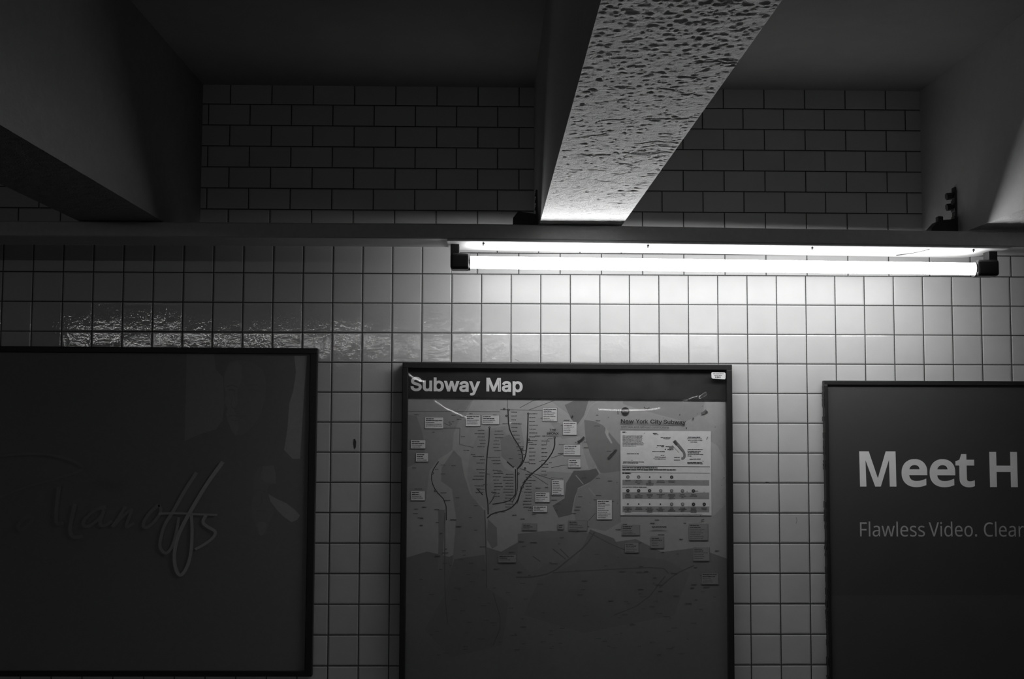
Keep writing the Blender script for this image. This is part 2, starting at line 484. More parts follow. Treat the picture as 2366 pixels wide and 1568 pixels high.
GLYPHS = {
'Subway': [[263,-9,224,-9,187,-9,155,-3,128,9,100,21,79,38,64,60,49,82,40,107,38,137,60,137,82,137,104,137,106,117,112,101,123,88,134,75,149,65,166,59,184,52,203,49,224,49,247,49,268,53,286,60,304,68,319,78,329,92,340,105,346,121,346,139,346,155,341,169,332,179,323,189,311,198,296,205,281,211,264,217,245,222,224,228,204,234,184,239,142,251,109,268,86,289,63,311,52,339,52,372,52,401,60,426,75,448,90,469,111,486,138,498,164,510,194,516,227,516,261,516,290,510,316,498,342,486,362,469,377,449,392,428,400,404,401,378,380,378,358,378,337,378,335,403,323,423,302,437,281,451,256,459,225,459,203,459,184,455,167,448,151,441,138,431,129,418,120,406,115,391,115,376,115,358,120,344,131,334,142,323,154,314,169,308,184,302,199,297,212,293,230,289,247,284,264,279,279,275,295,270,312,264,328,257,344,248,359,238,373,227,385,214,395,198,404,181,408,162,408,139,408,111,401,86,386,64,372,41,351,24,323,11,296,-2],
[657,-5,629,-5,603,-5,581,0,561,11,542,21,527,37,516,59,505,80,499,107,499,139,499,219,499,299,499,379,520,379,540,379,560,379,560,301,560,222,560,144,560,114,568,91,583,75,599,58,620,50,647,50,665,50,681,54,696,62,710,70,722,81,730,97,738,112,743,131,743,153,743,228,743,304,743,379,763,379,783,379,804,379,804,253,804,126,804,0,784,0,764,0,745,0,745,31,745,61,745,92,748,92,751,92,754,92,742,57,725,32,704,17,682,2],
[1118,-8,1086,-8,1063,-8,1044,-4,1029,4,1014,12,1003,21,994,31,986,42,980,51,975,59,973,59,971,59,969,59,969,39,969,20,969,0,949,0,929,0,909,0,909,170,909,339,909,509,930,509,950,509,970,509,970,446,970,382,970,319,972,319,973,319,975,319,980,327,986,336,994,346,1002,356,1013,365,1028,373,1043,381,1062,384,1086,384,1117,384,1145,376,1170,361,1194,345,1213,322,1226,293,1240,263,1247,229,1247,189,1247,149,1240,114,1227,84,1213,55,1194,32,1170,16,1146,0],
[1054,47,1077,47,1100,47,1120,53,1136,66,1152,78,1164,95,1172,117,1181,138,1185,162,1185,189,1185,216,1181,240,1173,261,1165,282,1152,299,1136,311,1120,324,1100,330,1077,330,1053,330,1034,324,1018,312,1002,300,990,284,982,263,973,242,969,217,969,189,969,161,973,136,982,115,990,94,1002,77,1018,65,1034,53],
[1439,0,1419,0,1380,126,1342,253,1304,379,1325,379,1347,379,1368,379,1384,324,1399,269,1414,214,1421,191,1428,165,1435,137,1442,108,1449,76,1456,41,1453,41,1449,41,1446,41,1453,75,1460,106,1467,135,1473,163,1480,190,1487,214,1502,269,1518,324,1533,379,1554,379,1576,379,1597,379,1612,324,1628,269,1643,214,1649,190,1656,164,1663,136,1669,107,1676,76,1683,41,1680,41,1676,41,1672,41,1680,75,1687,107,1694,135,1701,164,1708,190,1715,214,1730,269,1746,324,1761,379,1783,379,1804,379,1826,379,1787,253,1749,126,1710,0,1690,0,1670,0,1649,0,1633,57,1616,114,1600,172,1595,189,1590,207,1586,225,1581,243,1576,261,1572,280,1567,299,1562,318,1558,338,1562,338,1567,338,1572,338,1567,319,1562,299,1558,280,1553,261,1548,243,1544,225,1539,206,1534,189,1529,172,1512,114,1496,57,1480,0,1459,0],
[2030,-9,2008,-9,1984,-9,1962,-4,1942,5,1923,14,1907,27,1896,45,1884,62,1878,83,1878,108,1878,130,1883,147,1891,161,1900,175,1911,185,1926,193,1940,201,1956,207,1973,211,1991,215,2009,218,2026,220,2049,223,2068,225,2082,227,2096,228,2107,231,2113,235,2120,239,2124,245,2124,255,2124,255,2124,256,2124,257,2124,272,2121,286,2115,297,2109,308,2100,316,2088,322,2076,328,2061,331,2044,331,2026,331,2010,328,1997,322,1984,317,1974,309,1966,301,1958,292,1952,283,1948,274,1928,280,1909,285,1889,291,1898,314,1910,332,1927,346,1943,360,1961,369,1981,375,2001,381,2022,384,2042,384,2056,384,2071,383,2087,379,2103,376,2119,370,2134,360,2149,351,2161,338,2170,320,2180,303,2185,280,2185,251,2185,168,2185,84,2185,0,2165,0,2145,0,2125,0,2125,17,2125,35,2125,52,2123,52,2122,52,2121,52,2116,43,2109,34,2100,25,2091,15,2078,7,2063,1,2048,-5],
[2003,45,2018,45,2041,45,2060,50,2076,59,2092,68,2103,79,2111,93,2120,107,2124,122,2124,138,2124,155,2124,173,2124,190,2121,187,2116,184,2108,182,2099,180,2090,178,2079,176,2069,174,2058,172,2048,171,2038,170,2030,169,2024,168,2009,166,1995,163,1982,159,1970,154,1959,148,1952,139,1944,131,1940,119,1940,105,1940,92,1943,81,1950,72,1957,63,1966,57,1978,52,1990,48],
[2288,-140,2285,-139,2289,-121,2294,-103,2299,-86,2302,-86,2305,-87,2309,-87,2320,-90,2331,-91,2341,-89,2351,-87,2360,-82,2368,-74,2375,-66,2382,-53,2388,-36,2392,-24,2396,-13,2400,-1,2351,126,2303,252,2255,379,2277,379,2299,379,2322,379,2349,305,2376,230,2403,155,2411,132,2418,109,2424,87,2430,64,2436,42,2443,21,2436,21,2428,21,2421,21,2427,42,2434,64,2440,87,2446,110,2453,132,2461,155,2488,230,2515,305,2543,379,2565,379,2587,379,2609,379,2553,234,2497,88,2441,-58,2434,-78,2424,-94,2414,-107,2403,-120,2391,-129,2377,-136,2362,-142,2347,-145,2329,-145,2319,-145,2310,-144,2302,-143,2294,-142]],
'Map': [[81,0,60,0,60,170,60,339,60,509,91,509,121,509,152,509,193,402,235,294,277,187,280,180,284,170,287,159,291,148,295,136,299,123,303,110,307,97,311,84,315,71,319,59,322,49,317,49,312,49,307,49,310,59,314,70,318,83,322,95,326,108,330,121,334,134,338,147,342,158,346,170,349,179,352,187,394,294,435,402,476,509,507,509,537,509,568,509,568,339,568,170,568,0,547,0,525,0,504,0,504,97,504,194,504,291,504,302,504,314,504,327,505,340,505,354,505,369,505,383,506,398,506,413,506,428,507,443,507,457,509,457,511,457,513,457,508,441,503,426,498,409,492,393,487,378,482,363,477,348,472,334,467,322,463,309,459,299,456,291,418,194,380,97,342,0,323,0,305,0,286,0,248,97,209,194,170,291,167,299,163,309,159,321,155,333,150,346,145,361,140,376,135,391,129,408,124,424,118,441,112,457,114,457,117,457,119,457,119,444,120,431,120,416,120,401,121,387,121,372,121,357,121,342,122,328,122,315,122,302,122,291,122,194,122,97,122,0,101,0],
[810,-9,788,-9,764,-9,742,-4,723,5,703,14,687,27,676,45,664,62,659,83,659,108,659,130,663,147,671,161,680,175,691,185,706,193,720,201,736,207,753,211,771,215,789,218,806,220,829,223,848,225,862,227,876,228,887,231,893,235,900,239,904,245,904,255,904,255,904,256,904,257,904,272,901,286,895,297,889,308,880,316,868,322,856,328,841,331,824,331,806,331,790,328,777,322,764,317,754,309,746,301,738,292,732,283,728,274,709,280,689,285,669,291,678,314,691,332,707,346,723,360,741,369,761,375,781,381,802,384,822,384,836,384,851,383,867,379,884,376,899,370,914,360,929,351,941,338,950,320,960,303,965,280,965,251,965,168,965,84,965,0,945,0,925,0,905,0,905,17,905,35,905,52,903,52,902,52,901,52,896,43,889,34,880,25,871,15,859,7,843,1,828,-5],
[783,45,799,45,821,45,841,50,856,59,872,68,884,79,892,93,900,107,904,122,904,138,904,155,904,173,904,190,901,187,896,184,888,182,879,180,870,178,860,176,849,174,839,172,828,171,818,170,810,169,804,168,789,166,775,163,763,159,750,154,739,148,732,139,724,131,720,119,720,105,720,92,723,81,730,72,737,63,746,57,758,52,770,48],
[1090,-143,1070,-143,1070,31,1070,205,1070,379,1090,379,1110,379,1129,379,1129,359,1129,339,1129,319,1131,319,1133,319,1136,319,1140,327,1146,336,1155,346,1163,356,1174,365,1189,373,1203,381,1223,384,1247,384,1278,384,1306,376,1330,361,1355,345,1374,322,1387,293,1401,263,1408,229,1408,189,1408,149,1401,114,1387,84,1374,55,1355,32,1331,16,1306,0,1278,-8,1247,-8,1224,-8,1205,-4,1190,4,1175,12,1164,21,1155,31,1147,42,1140,51,1136,59,1134,59,1133,59,1131,59,1131,-8,1131,-76,1131,-143,1111,-143],
[1215,47,1238,47,1261,47,1281,53,1297,66,1313,78,1325,95,1333,117,1341,138,1346,162,1346,189,1346,216,1341,240,1333,261,1325,282,1313,299,1297,311,1281,324,1261,330,1238,330,1214,330,1194,324,1179,312,1163,300,1151,284,1142,263,1134,242,1130,217,1130,189,1130,161,1134,136,1143,115,1151,94,1163,77,1179,65,1195,53]],
'New': [[82,0,60,0,60,170,60,339,60,509,85,509,111,509,136,509,205,400,274,291,343,183,349,174,355,164,363,151,370,138,379,123,388,107,396,90,405,73,414,55,411,55,408,54,405,54,403,72,401,90,401,108,400,126,399,142,399,157,399,172,399,185,399,195,399,300,399,404,399,509,420,509,442,509,463,509,463,339,463,170,463,0,438,0,412,0,387,0,325,97,264,193,202,290,194,303,186,316,177,331,169,345,159,362,148,381,137,400,123,424,108,452,111,453,115,453,119,454,120,428,121,405,122,384,123,362,124,344,124,328,125,312,125,300,125,291,125,194,125,97,125,0,103,0],
[762,-8,735,-8,699,-8,667,0,640,16,614,33,593,56,579,85,565,114,558,148,558,187,558,226,565,260,579,290,593,319,613,343,638,359,664,376,694,384,729,384,749,384,769,381,789,374,809,367,827,356,843,341,859,326,871,306,881,282,890,258,895,228,895,194,895,186,895,178,895,169,796,169,697,169,598,169,598,187,598,204,598,221,686,221,774,221,861,221,852,215,842,208,833,202,833,227,829,249,821,269,813,288,801,303,786,314,770,325,751,330,729,330,706,330,686,325,670,313,653,302,641,288,632,270,624,251,619,232,619,211,619,200,619,189,619,178,619,150,624,126,634,106,644,87,657,72,674,61,692,51,712,46,736,46,751,46,765,48,777,53,789,57,800,64,809,73,818,82,824,93,829,105,849,101,869,96,888,91,883,71,873,54,858,39,844,24,827,13,806,4,785,-4],
[1085,0,1065,0,1027,126,988,253,950,379,971,379,993,379,1014,379,1030,324,1045,269,1061,214,1067,191,1074,165,1081,137,1088,108,1095,76,1102,41,1099,41,1096,41,1092,41,1099,75,1106,106,1113,135,1120,163,1127,190,1133,214,1149,269,1164,324,1179,379,1201,379,1222,379,1244,379,1259,324,1274,269,1289,214,1295,190,1302,164,1309,136,1316,107,1323,76,1329,41,1326,41,1322,41,1319,41,1326,75,1333,107,1340,135,1347,164,1354,190,1361,214,1376,269,1392,324,1407,379,1429,379,1450,379,1472,379,1433,253,1395,126,1357,0,1336,0,1316,0,1296,0,1279,57,1263,114,1246,172,1241,189,1237,207,1232,225,1227,243,1222,261,1218,280,1213,299,1209,318,1204,338,1208,338,1213,338,1218,338,1213,319,1209,299,1204,280,1199,261,1195,243,1190,225,1185,206,1180,189,1175,172,1159,114,1142,57,1126,0,1106,0]],
'York': [[225,0,203,0,203,69,203,139,203,208,141,308,79,409,16,509,41,509,66,509,91,509,125,454,159,399,192,344,203,326,213,309,222,292,231,275,240,255,250,230,241,230,232,230,224,230,233,255,242,276,251,293,260,310,270,327,280,344,314,399,347,454,381,509,406,509,430,509,455,509,393,409,330,308,268,208,268,139,268,69,268,0,247,0],
[714,-8,679,-8,645,-8,615,0,589,16,563,33,542,56,528,85,513,114,506,149,506,187,506,227,513,262,528,291,542,321,563,343,589,360,615,376,645,384,679,384,714,384,744,376,770,360,796,343,817,321,831,291,846,262,853,227,853,187,853,149,846,114,831,85,817,56,796,33,770,16,744,0],
[654,46,679,46,705,46,726,53,742,66,759,79,771,96,779,117,787,139,791,162,791,187,791,213,787,236,779,258,771,280,759,297,742,310,726,323,705,330,679,330,654,330,633,323,617,310,601,297,588,280,580,258,572,237,568,213,568,187,568,162,572,139,580,117,588,96,601,79,617,66,633,53],
[960,0,940,0,940,126,940,253,940,379,959,379,979,379,999,379,999,360,999,340,999,321,1000,321,1001,321,1002,321,1009,340,1022,355,1039,367,1057,379,1077,385,1100,385,1105,385,1110,385,1116,384,1122,384,1127,384,1130,384,1130,363,1130,343,1130,322,1129,323,1124,323,1117,324,1110,325,1102,326,1094,326,1076,326,1060,322,1046,315,1032,307,1021,297,1013,284,1005,270,1001,255,1001,237,1001,158,1001,79,1001,0,980,0],
[1278,158,1256,137,1256,162,1256,187,1256,212,1260,212,1263,212,1267,212,1321,268,1376,323,1431,379,1456,379,1481,379,1506,379,1448,319,1389,259,1330,199,1328,199,1326,199,1323,199,1301,178],
[1219,0,1199,0,1199,170,1199,339,1199,509,1219,509,1239,509,1260,509,1260,339,1260,170,1260,0,1239,0],
[1466,0,1440,0,1391,62,1343,124,1294,186,1308,200,1323,214,1337,229,1398,152,1458,76,1518,0,1492,0]],
'City': [[293,-7,267,-7,223,-7,184,4,150,25,116,46,89,76,70,115,50,154,40,201,40,254,40,308,50,354,70,393,89,432,116,462,150,484,184,505,223,516,267,516,293,516,317,512,340,504,363,497,384,486,402,471,420,457,436,439,448,418,460,398,468,374,473,348,451,348,430,348,408,348,404,366,398,381,389,395,381,408,370,419,357,428,345,438,331,444,315,449,300,454,284,456,267,456,236,456,208,448,184,432,159,417,139,394,125,364,111,334,103,297,103,254,103,211,111,175,125,145,140,115,159,92,184,76,209,61,236,53,267,53,284,53,300,55,315,60,331,65,345,71,357,81,370,90,381,101,389,114,398,128,404,143,408,160,430,160,451,160,473,160,469,135,460,111,448,91,436,70,421,52,402,38,384,23,363,12,341,5,318,-3],
[583,0,563,0,563,126,563,253,563,379,583,379,603,379,624,379,624,253,624,126,624,0,603,0],
[606,443,594,443,582,443,572,447,564,455,556,462,551,472,551,483,551,494,556,504,564,512,572,520,582,524,594,524,606,524,616,520,624,512,632,504,636,494,636,483,636,472,632,462,624,455,616,447],
[815,379,881,379,881,362,881,344,881,327,815,327,749,327,683,327,683,344,683,362,683,379,749,379],
[742,345,742,471,762,471,782,471,803,471,803,347,803,222,803,98,803,81,806,69,813,61,819,54,831,50,847,50,851,50,856,50,862,51,868,52,873,53,878,54,882,36,886,19,890,2,884,0,877,-2,869,-3,861,-4,853,-4,845,-4,812,-4,787,4,769,21,751,38,742,62,742,93,742,219],
[955,-140,952,-139,956,-121,961,-103,966,-86,969,-86,972,-87,975,-87,987,-90,998,-91,1008,-89,1018,-87,1026,-82,1034,-74,1042,-66,1049,-53,1055,-36,1059,-24,1063,-13,1067,-1,1018,126,970,252,921,379,944,379,966,379,988,379,1015,305,1042,230,1069,155,1078,132,1085,109,1091,87,1097,64,1103,42,1110,21,1102,21,1095,21,1088,21,1094,42,1100,64,1107,87,1113,110,1120,132,1128,155,1155,230,1182,305,1209,379,1231,379,1253,379,1276,379,1220,234,1164,88,1108,-58,1100,-78,1091,-94,1081,-107,1070,-120,1057,-129,1043,-136,1029,-142,1013,-145,996,-145,985,-145,976,-144,969,-143,961,-142]],
'THE': [[85,452,32,452,32,471,32,490,32,509,160,509,288,509,417,509,417,490,417,471,417,452,363,452,310,452,257,452,257,301,257,151,257,0,235,0,214,0,193,0,193,151,193,301,193,452,139,452],
[530,0,509,0,509,170,509,339,509,509,530,509,552,509,573,509,573,435,573,362,573,289,662,289,752,289,841,289,841,362,841,435,841,509,862,509,884,509,905,509,905,339,905,170,905,0,884,0,862,0,841,0,841,77,841,155,841,232,752,232,662,232,573,232,573,155,573,77,573,0,552,0],
[1131,0,1026,0,1026,170,1026,339,1026,509,1130,509,1234,509,1338,509,1338,490,1338,471,1338,452,1255,452,1173,452,1090,452,1090,396,1090,341,1090,286,1167,286,1244,286,1321,286,1321,267,1321,248,1321,229,1244,229,1167,229,1090,229,1090,172,1090,114,1090,57,1174,57,1257,57,1341,57,1341,38,1341,19,1341,0,1236,0]],
'BRONX': [[122,0,60,0,60,170,60,339,60,509,120,509,181,509,241,509,276,509,306,503,329,491,352,479,369,462,381,442,392,422,398,399,398,374,398,352,394,334,387,320,379,306,369,294,356,286,344,277,330,271,315,267,315,265,315,264,315,262,331,261,347,255,363,245,379,235,392,221,402,203,413,185,418,163,418,136,418,111,412,87,400,67,388,46,370,30,344,18,319,6,287,0,247,0,184,0],
[125,115,125,57,165,57,205,57,245,57,284,57,313,65,330,80,347,95,355,114,355,137,355,154,351,170,342,184,334,198,321,209,306,218,290,227,271,231,248,231,207,231,166,231,125,231,125,173],
[125,341,125,285,162,285,200,285,238,285,257,285,273,289,288,296,303,303,315,313,323,326,332,339,336,355,336,372,336,395,328,414,313,429,297,444,273,452,240,452,202,452,163,452,125,452,125,396],
[538,0,516,0,516,170,516,339,516,509,575,509,633,509,692,509,731,509,764,502,789,489,815,475,834,457,847,433,859,410,865,382,865,352,865,321,859,295,847,271,834,248,815,230,789,217,763,204,731,198,692,198,645,198,599,198,552,198,552,217,552,236,552,255,598,255,644,255,690,255,716,255,737,259,754,267,770,275,782,286,790,300,797,315,801,332,801,352,801,372,797,390,790,405,782,420,770,431,754,440,737,448,716,452,689,452,653,452,617,452,581,452,581,301,581,151,581,0,559,0],
[834,0,809,0,768,76,727,153,686,229,710,229,735,229,759,229,801,153,842,76,884,0,859,0],
[1216,-7,1172,-7,1128,-7,1090,4,1055,25,1021,46,995,76,975,115,955,154,945,201,945,254,945,308,955,354,975,393,995,432,1021,462,1055,484,1090,505,1128,516,1172,516,1216,516,1255,505,1289,484,1323,462,1349,432,1369,393,1388,354,1398,308,1398,254,1398,201,1388,154,1369,115,1349,76,1323,46,1289,25,1255,4],
[1142,53,1172,53,1202,53,1230,61,1255,76,1279,91,1299,114,1313,144,1328,174,1335,211,1335,254,1335,298,1328,335,1313,365,1299,395,1279,417,1255,433,1230,448,1202,456,1172,456,1142,456,1114,448,1089,433,1065,417,1045,394,1030,364,1016,334,1009,297,1009,254,1009,211,1016,174,1030,144,1045,114,1065,92,1089,76,1114,61],
[1520,0,1498,0,1498,170,1498,339,1498,509,1524,509,1549,509,1575,509,1644,400,1713,291,1781,183,1787,174,1794,164,1801,151,1809,138,1817,123,1826,107,1835,90,1844,73,1852,55,1849,55,1846,54,1843,54,1841,72,1840,90,1839,108,1838,126,1838,142,1837,157,1837,172,1837,185,1837,195,1837,300,1837,404,1837,509,1859,509,1880,509,1902,509,1902,339,1902,170,1902,0,1876,0,1851,0,1825,0,1764,97,1702,193,1640,290,1633,303,1624,316,1616,331,1607,345,1597,362,1586,381,1575,400,1562,424,1546,452,1550,453,1554,453,1558,454,1559,428,1560,405,1561,384,1562,362,1562,344,1563,328,1563,312,1563,300,1563,291,1563,194,1563,97,1563,0,1542,0],
[2004,0,1980,0,2046,95,2113,190,2179,284,2179,268,2179,252,2179,236,2116,327,2054,418,1991,509,2016,509,2041,509,2066,509,2090,473,2115,437,2140,400,2150,385,2159,372,2166,361,2173,350,2179,340,2185,329,2191,318,2198,306,2205,292,2201,292,2198,292,2194,292,2201,306,2208,318,2214,329,2220,339,2226,350,2234,361,2241,372,2250,385,2260,400,2285,437,2310,473,2335,509,2360,509,2384,509,2408,509,2346,419,2283,329,2221,239,2221,255,2221,271,2221,287,2286,191,2352,96,2418,0,2393,0,2368,0,2343,0,2314,43,2284,86,2254,129,2245,143,2237,155,2230,165,2224,175,2217,185,2212,195,2206,206,2199,217,2192,231,2197,231,2202,231,2206,231,2199,218,2193,207,2187,196,2181,186,2175,176,2168,166,2161,155,2153,143,2143,129,2113,86,2083,43,2053,0,2029,0]],
'QUEENS': [[274,121,245,159,268,159,290,159,313,159,332,134,351,109,369,85,374,78,379,71,384,65,412,27,440,-10,468,-48,446,-48,423,-48,401,-48,382,-23,364,2,346,27,341,33,336,39,331,46,302,84],
[311,-7,267,-7,223,-7,184,4,150,25,116,46,90,76,70,115,50,154,40,201,40,254,40,308,50,354,70,393,90,432,116,462,150,484,184,505,223,516,267,516,311,516,350,505,384,484,418,462,444,432,464,393,483,354,493,308,493,254,493,201,483,154,464,115,444,76,418,46,384,25,350,4],
[236,53,267,53,297,53,325,61,349,76,374,91,394,114,408,144,423,174,430,211,430,254,430,298,423,335,408,365,394,395,374,417,349,433,325,448,297,456,267,456,236,456,209,448,184,433,159,417,140,394,125,364,111,334,103,297,103,254,103,211,111,174,125,144,140,114,159,92,184,76,209,61],
[832,-8,792,-8,752,-8,717,0,687,15,657,31,634,53,618,80,602,107,593,138,593,173,593,285,593,397,593,509,615,509,636,509,658,509,658,399,658,288,658,178,658,154,663,132,674,113,685,94,700,79,720,68,740,57,764,52,792,52,820,52,844,57,864,68,884,79,899,94,910,113,921,132,926,154,926,178,926,288,926,399,926,509,947,509,969,509,990,509,990,397,990,285,990,173,990,138,982,107,966,80,949,53,926,31,897,15,867,0],
[1216,0,1111,0,1111,170,1111,339,1111,509,1215,509,1319,509,1423,509,1423,490,1423,471,1423,452,1340,452,1258,452,1175,452,1175,396,1175,341,1175,286,1252,286,1329,286,1406,286,1406,267,1406,248,1406,229,1329,229,1252,229,1175,229,1175,172,1175,114,1175,57,1259,57,1342,57,1426,57,1426,38,1426,19,1426,0,1321,0],
[1634,0,1529,0,1529,170,1529,339,1529,509,1633,509,1737,509,1842,509,1842,490,1842,471,1842,452,1759,452,1676,452,1594,452,1594,396,1594,341,1594,286,1671,286,1748,286,1825,286,1825,267,1825,248,1825,229,1748,229,1671,229,1594,229,1594,172,1594,114,1594,57,1677,57,1761,57,1844,57,1844,38,1844,19,1844,0,1739,0],
[1969,0,1948,0,1948,170,1948,339,1948,509,1973,509,1999,509,2024,509,2093,400,2162,291,2231,183,2236,174,2243,164,2250,151,2258,138,2266,123,2275,107,2284,90,2293,73,2301,55,2299,55,2296,54,2293,54,2291,72,2289,90,2288,108,2288,126,2287,142,2287,157,2287,172,2286,185,2286,195,2286,300,2286,404,2286,509,2308,509,2329,509,2351,509,2351,339,2351,170,2351,0,2325,0,2300,0,2274,0,2213,97,2151,193,2090,290,2082,303,2074,316,2065,331,2057,345,2047,362,2036,381,2025,400,2011,424,1995,452,1999,453,2003,453,2007,454,2008,428,2009,405,2010,384,2011,362,2011,344,2012,328,2012,312,2013,300,2013,291,2013,194,2013,97,2013,0,1991,0],
[2674,-9,2635,-9,2598,-9,2566,-3,2539,9,2511,21,2490,38,2475,60,2460,82,2451,107,2449,137,2471,137,2493,137,2516,137,2517,117,2523,101,2534,88,2546,75,2560,65,2578,59,2595,52,2614,49,2635,49,2658,49,2679,53,2697,60,2715,68,2730,78,2741,92,2751,105,2757,121,2757,139,2757,155,2752,169,2743,179,2734,189,2722,198,2707,205,2692,211,2675,217,2656,222,2635,228,2615,234,2595,239,2553,251,2520,268,2497,289,2474,311,2463,339,2463,372,2463,401,2471,426,2486,448,2501,469,2522,486,2549,498,2575,510,2605,516,2638,516,2672,516,2701,510,2727,498,2753,486,2773,469,2788,449,2803,428,2811,404,2812,378,2791,378,2770,378,2748,378,2746,403,2734,423,2713,437,2693,451,2667,459,2636,459,2614,459,2595,455,2578,448,2562,441,2549,431,2540,418,2531,406,2526,391,2526,376,2526,358,2531,344,2542,334,2553,323,2565,314,2580,308,2595,302,2610,297,2623,293,2641,289,2658,284,2675,279,2690,275,2706,270,2723,264,2739,257,2755,248,2770,238,2784,227,2796,214,2806,198,2815,181,2819,162,2819,139,2819,111,2812,86,2798,64,2783,41,2762,24,2734,11,2707,-2]],
'MTA': [[81,0,60,0,60,170,60,339,60,509,91,509,121,509,152,509,193,402,235,294,277,187,280,180,284,170,287,159,291,148,295,136,299,123,303,110,307,97,311,84,315,71,319,59,322,49,317,49,312,49,307,49,310,59,314,70,318,83,322,95,326,108,330,121,334,134,338,147,342,158,346,170,349,179,352,187,394,294,435,402,476,509,507,509,537,509,568,509,568,339,568,170,568,0,547,0,525,0,504,0,504,97,504,194,504,291,504,302,504,314,504,327,505,340,505,354,505,369,505,383,506,398,506,413,506,428,507,443,507,457,509,457,511,457,513,457,508,441,503,426,498,409,492,393,487,378,482,363,477,348,472,334,467,322,463,309,459,299,456,291,418,194,380,97,342,0,323,0,305,0,286,0,248,97,209,194,170,291,167,299,163,309,159,321,155,333,150,346,145,361,140,376,135,391,129,408,124,424,118,441,112,457,114,457,117,457,119,457,119,444,120,431,120,416,120,401,121,387,121,372,121,357,121,342,122,328,122,315,122,302,122,291,122,194,122,97,122,0,101,0],
[714,452,660,452,660,471,660,490,660,509,788,509,917,509,1045,509,1045,490,1045,471,1045,452,992,452,938,452,885,452,885,301,885,151,885,0,864,0,842,0,821,0,821,151,821,301,821,452,767,452],
[1116,0,1093,0,1155,170,1217,339,1278,509,1303,509,1328,509,1353,509,1415,339,1478,170,1540,0,1517,0,1494,0,1472,0,1436,101,1400,202,1364,302,1357,321,1350,344,1341,372,1332,400,1321,435,1309,478,1313,478,1318,478,1322,478,1309,435,1299,399,1290,371,1281,343,1273,320,1267,302,1232,202,1197,101,1162,0,1139,0],
[1273,142,1187,142,1187,161,1187,180,1187,199,1273,199,1360,199,1447,199,1447,180,1447,161,1447,142,1360,142]],
'sub': [[158,0,138,0,99,126,61,253,23,379,44,379,66,379,87,379,103,324,118,269,133,214,140,191,147,165,154,137,161,108,168,76,175,41,172,41,168,41,165,41,172,75,179,106,186,135,193,163,199,190,206,214,221,269,237,324,252,379,273,379,295,379,316,379,332,324,347,269,362,214,368,190,375,164,382,136,388,107,395,76,402,41,399,41,395,41,391,41,399,75,406,107,413,135,420,164,427,190,434,214,449,269,465,324,480,379,502,379,523,379,545,379,506,253,468,126,429,0,409,0,389,0,368,0,352,57,335,114,319,172,314,189,309,207,305,225,300,243,295,261,291,280,286,299,281,318,277,338,281,338,286,338,291,338,286,319,281,299,277,280,272,261,267,243,263,225,258,206,253,189,248,172,231,114,215,57,199,0,178,0],
[640,0,620,0,620,126,620,253,620,379,640,379,660,379,681,379,681,253,681,126,681,0,660,0],
[663,443,651,443,639,443,629,447,621,455,613,462,608,472,608,483,608,494,613,504,621,512,629,520,639,524,651,524,663,524,673,520,681,512,689,504,693,494,693,483,693,472,689,462,681,455,673,447],
[872,379,938,379,938,362,938,344,938,327,872,327,806,327,740,327,740,344,740,362,740,379,806,379],
[799,345,799,471,819,471,839,471,860,471,860,347,860,222,860,98,860,81,863,69,870,61,876,54,888,50,904,50,908,50,913,50,919,51,925,52,930,53,935,54,939,36,943,19,947,2,941,0,934,-2,926,-3,918,-4,910,-4,902,-4,869,-4,844,4,826,21,808,38,799,62,799,93,799,219],
[1075,249,1075,227,1075,151,1075,76,1075,0,1054,0,1034,0,1014,0,1014,170,1014,339,1014,509,1034,509,1054,509,1075,509,1075,435,1075,361,1075,287,1071,287,1067,287,1064,287,1075,322,1092,347,1113,362,1135,377,1160,384,1188,384,1214,384,1237,379,1256,369,1276,358,1291,342,1302,321,1313,299,1318,273,1318,240,1318,160,1318,80,1318,0,1298,0,1277,0,1257,0,1257,78,1257,157,1257,235,1257,265,1249,288,1234,304,1219,321,1198,329,1171,329,1153,329,1136,325,1122,317,1107,309,1096,298,1087,283,1079,267],
[1820,-8,1788,-8,1765,-8,1746,-4,1731,4,1717,12,1705,21,1697,31,1688,42,1682,51,1677,59,1675,59,1673,59,1671,59,1671,39,1671,20,1671,0,1651,0,1631,0,1611,0,1611,170,1611,339,1611,509,1632,509,1652,509,1673,509,1673,446,1673,382,1673,319,1674,319,1676,319,1677,319,1682,327,1688,336,1696,346,1704,356,1716,365,1730,373,1745,381,1764,384,1788,384,1820,384,1848,376,1872,361,1896,345,1915,322,1929,293,1942,263,1949,229,1949,189,1949,149,1942,114,1929,84,1915,55,1896,32,1872,16,1848,0],
[1756,47,1779,47,1803,47,1822,53,1838,66,1854,78,1867,95,1875,117,1883,138,1887,162,1887,189,1887,216,1883,240,1875,261,1867,282,1855,299,1839,311,1823,324,1803,330,1779,330,1756,330,1736,324,1720,312,1704,300,1692,284,1684,263,1676,242,1672,217,1672,189,1672,161,1676,136,1684,115,1692,94,1705,77,1721,65,1737,53],
[2194,-5,2166,-5,2140,-5,2118,0,2098,11,2079,21,2063,37,2052,59,2041,80,2036,107,2036,139,2036,219,2036,299,2036,379,2056,379,2077,379,2097,379,2097,301,2097,222,2097,144,2097,114,2105,91,2120,75,2136,58,2157,50,2183,50,2202,50,2218,54,2232,62,2247,70,2258,81,2267,97,2275,112,2279,131,2279,153,2279,228,2279,304,2279,379,2300,379,2320,379,2340,379,2340,253,2340,126,2340,0,2321,0,2301,0,2281,0,2281,31,2281,61,2281,92,2284,92,2287,92,2291,92,2279,57,2262,32,2240,17,2219,2],
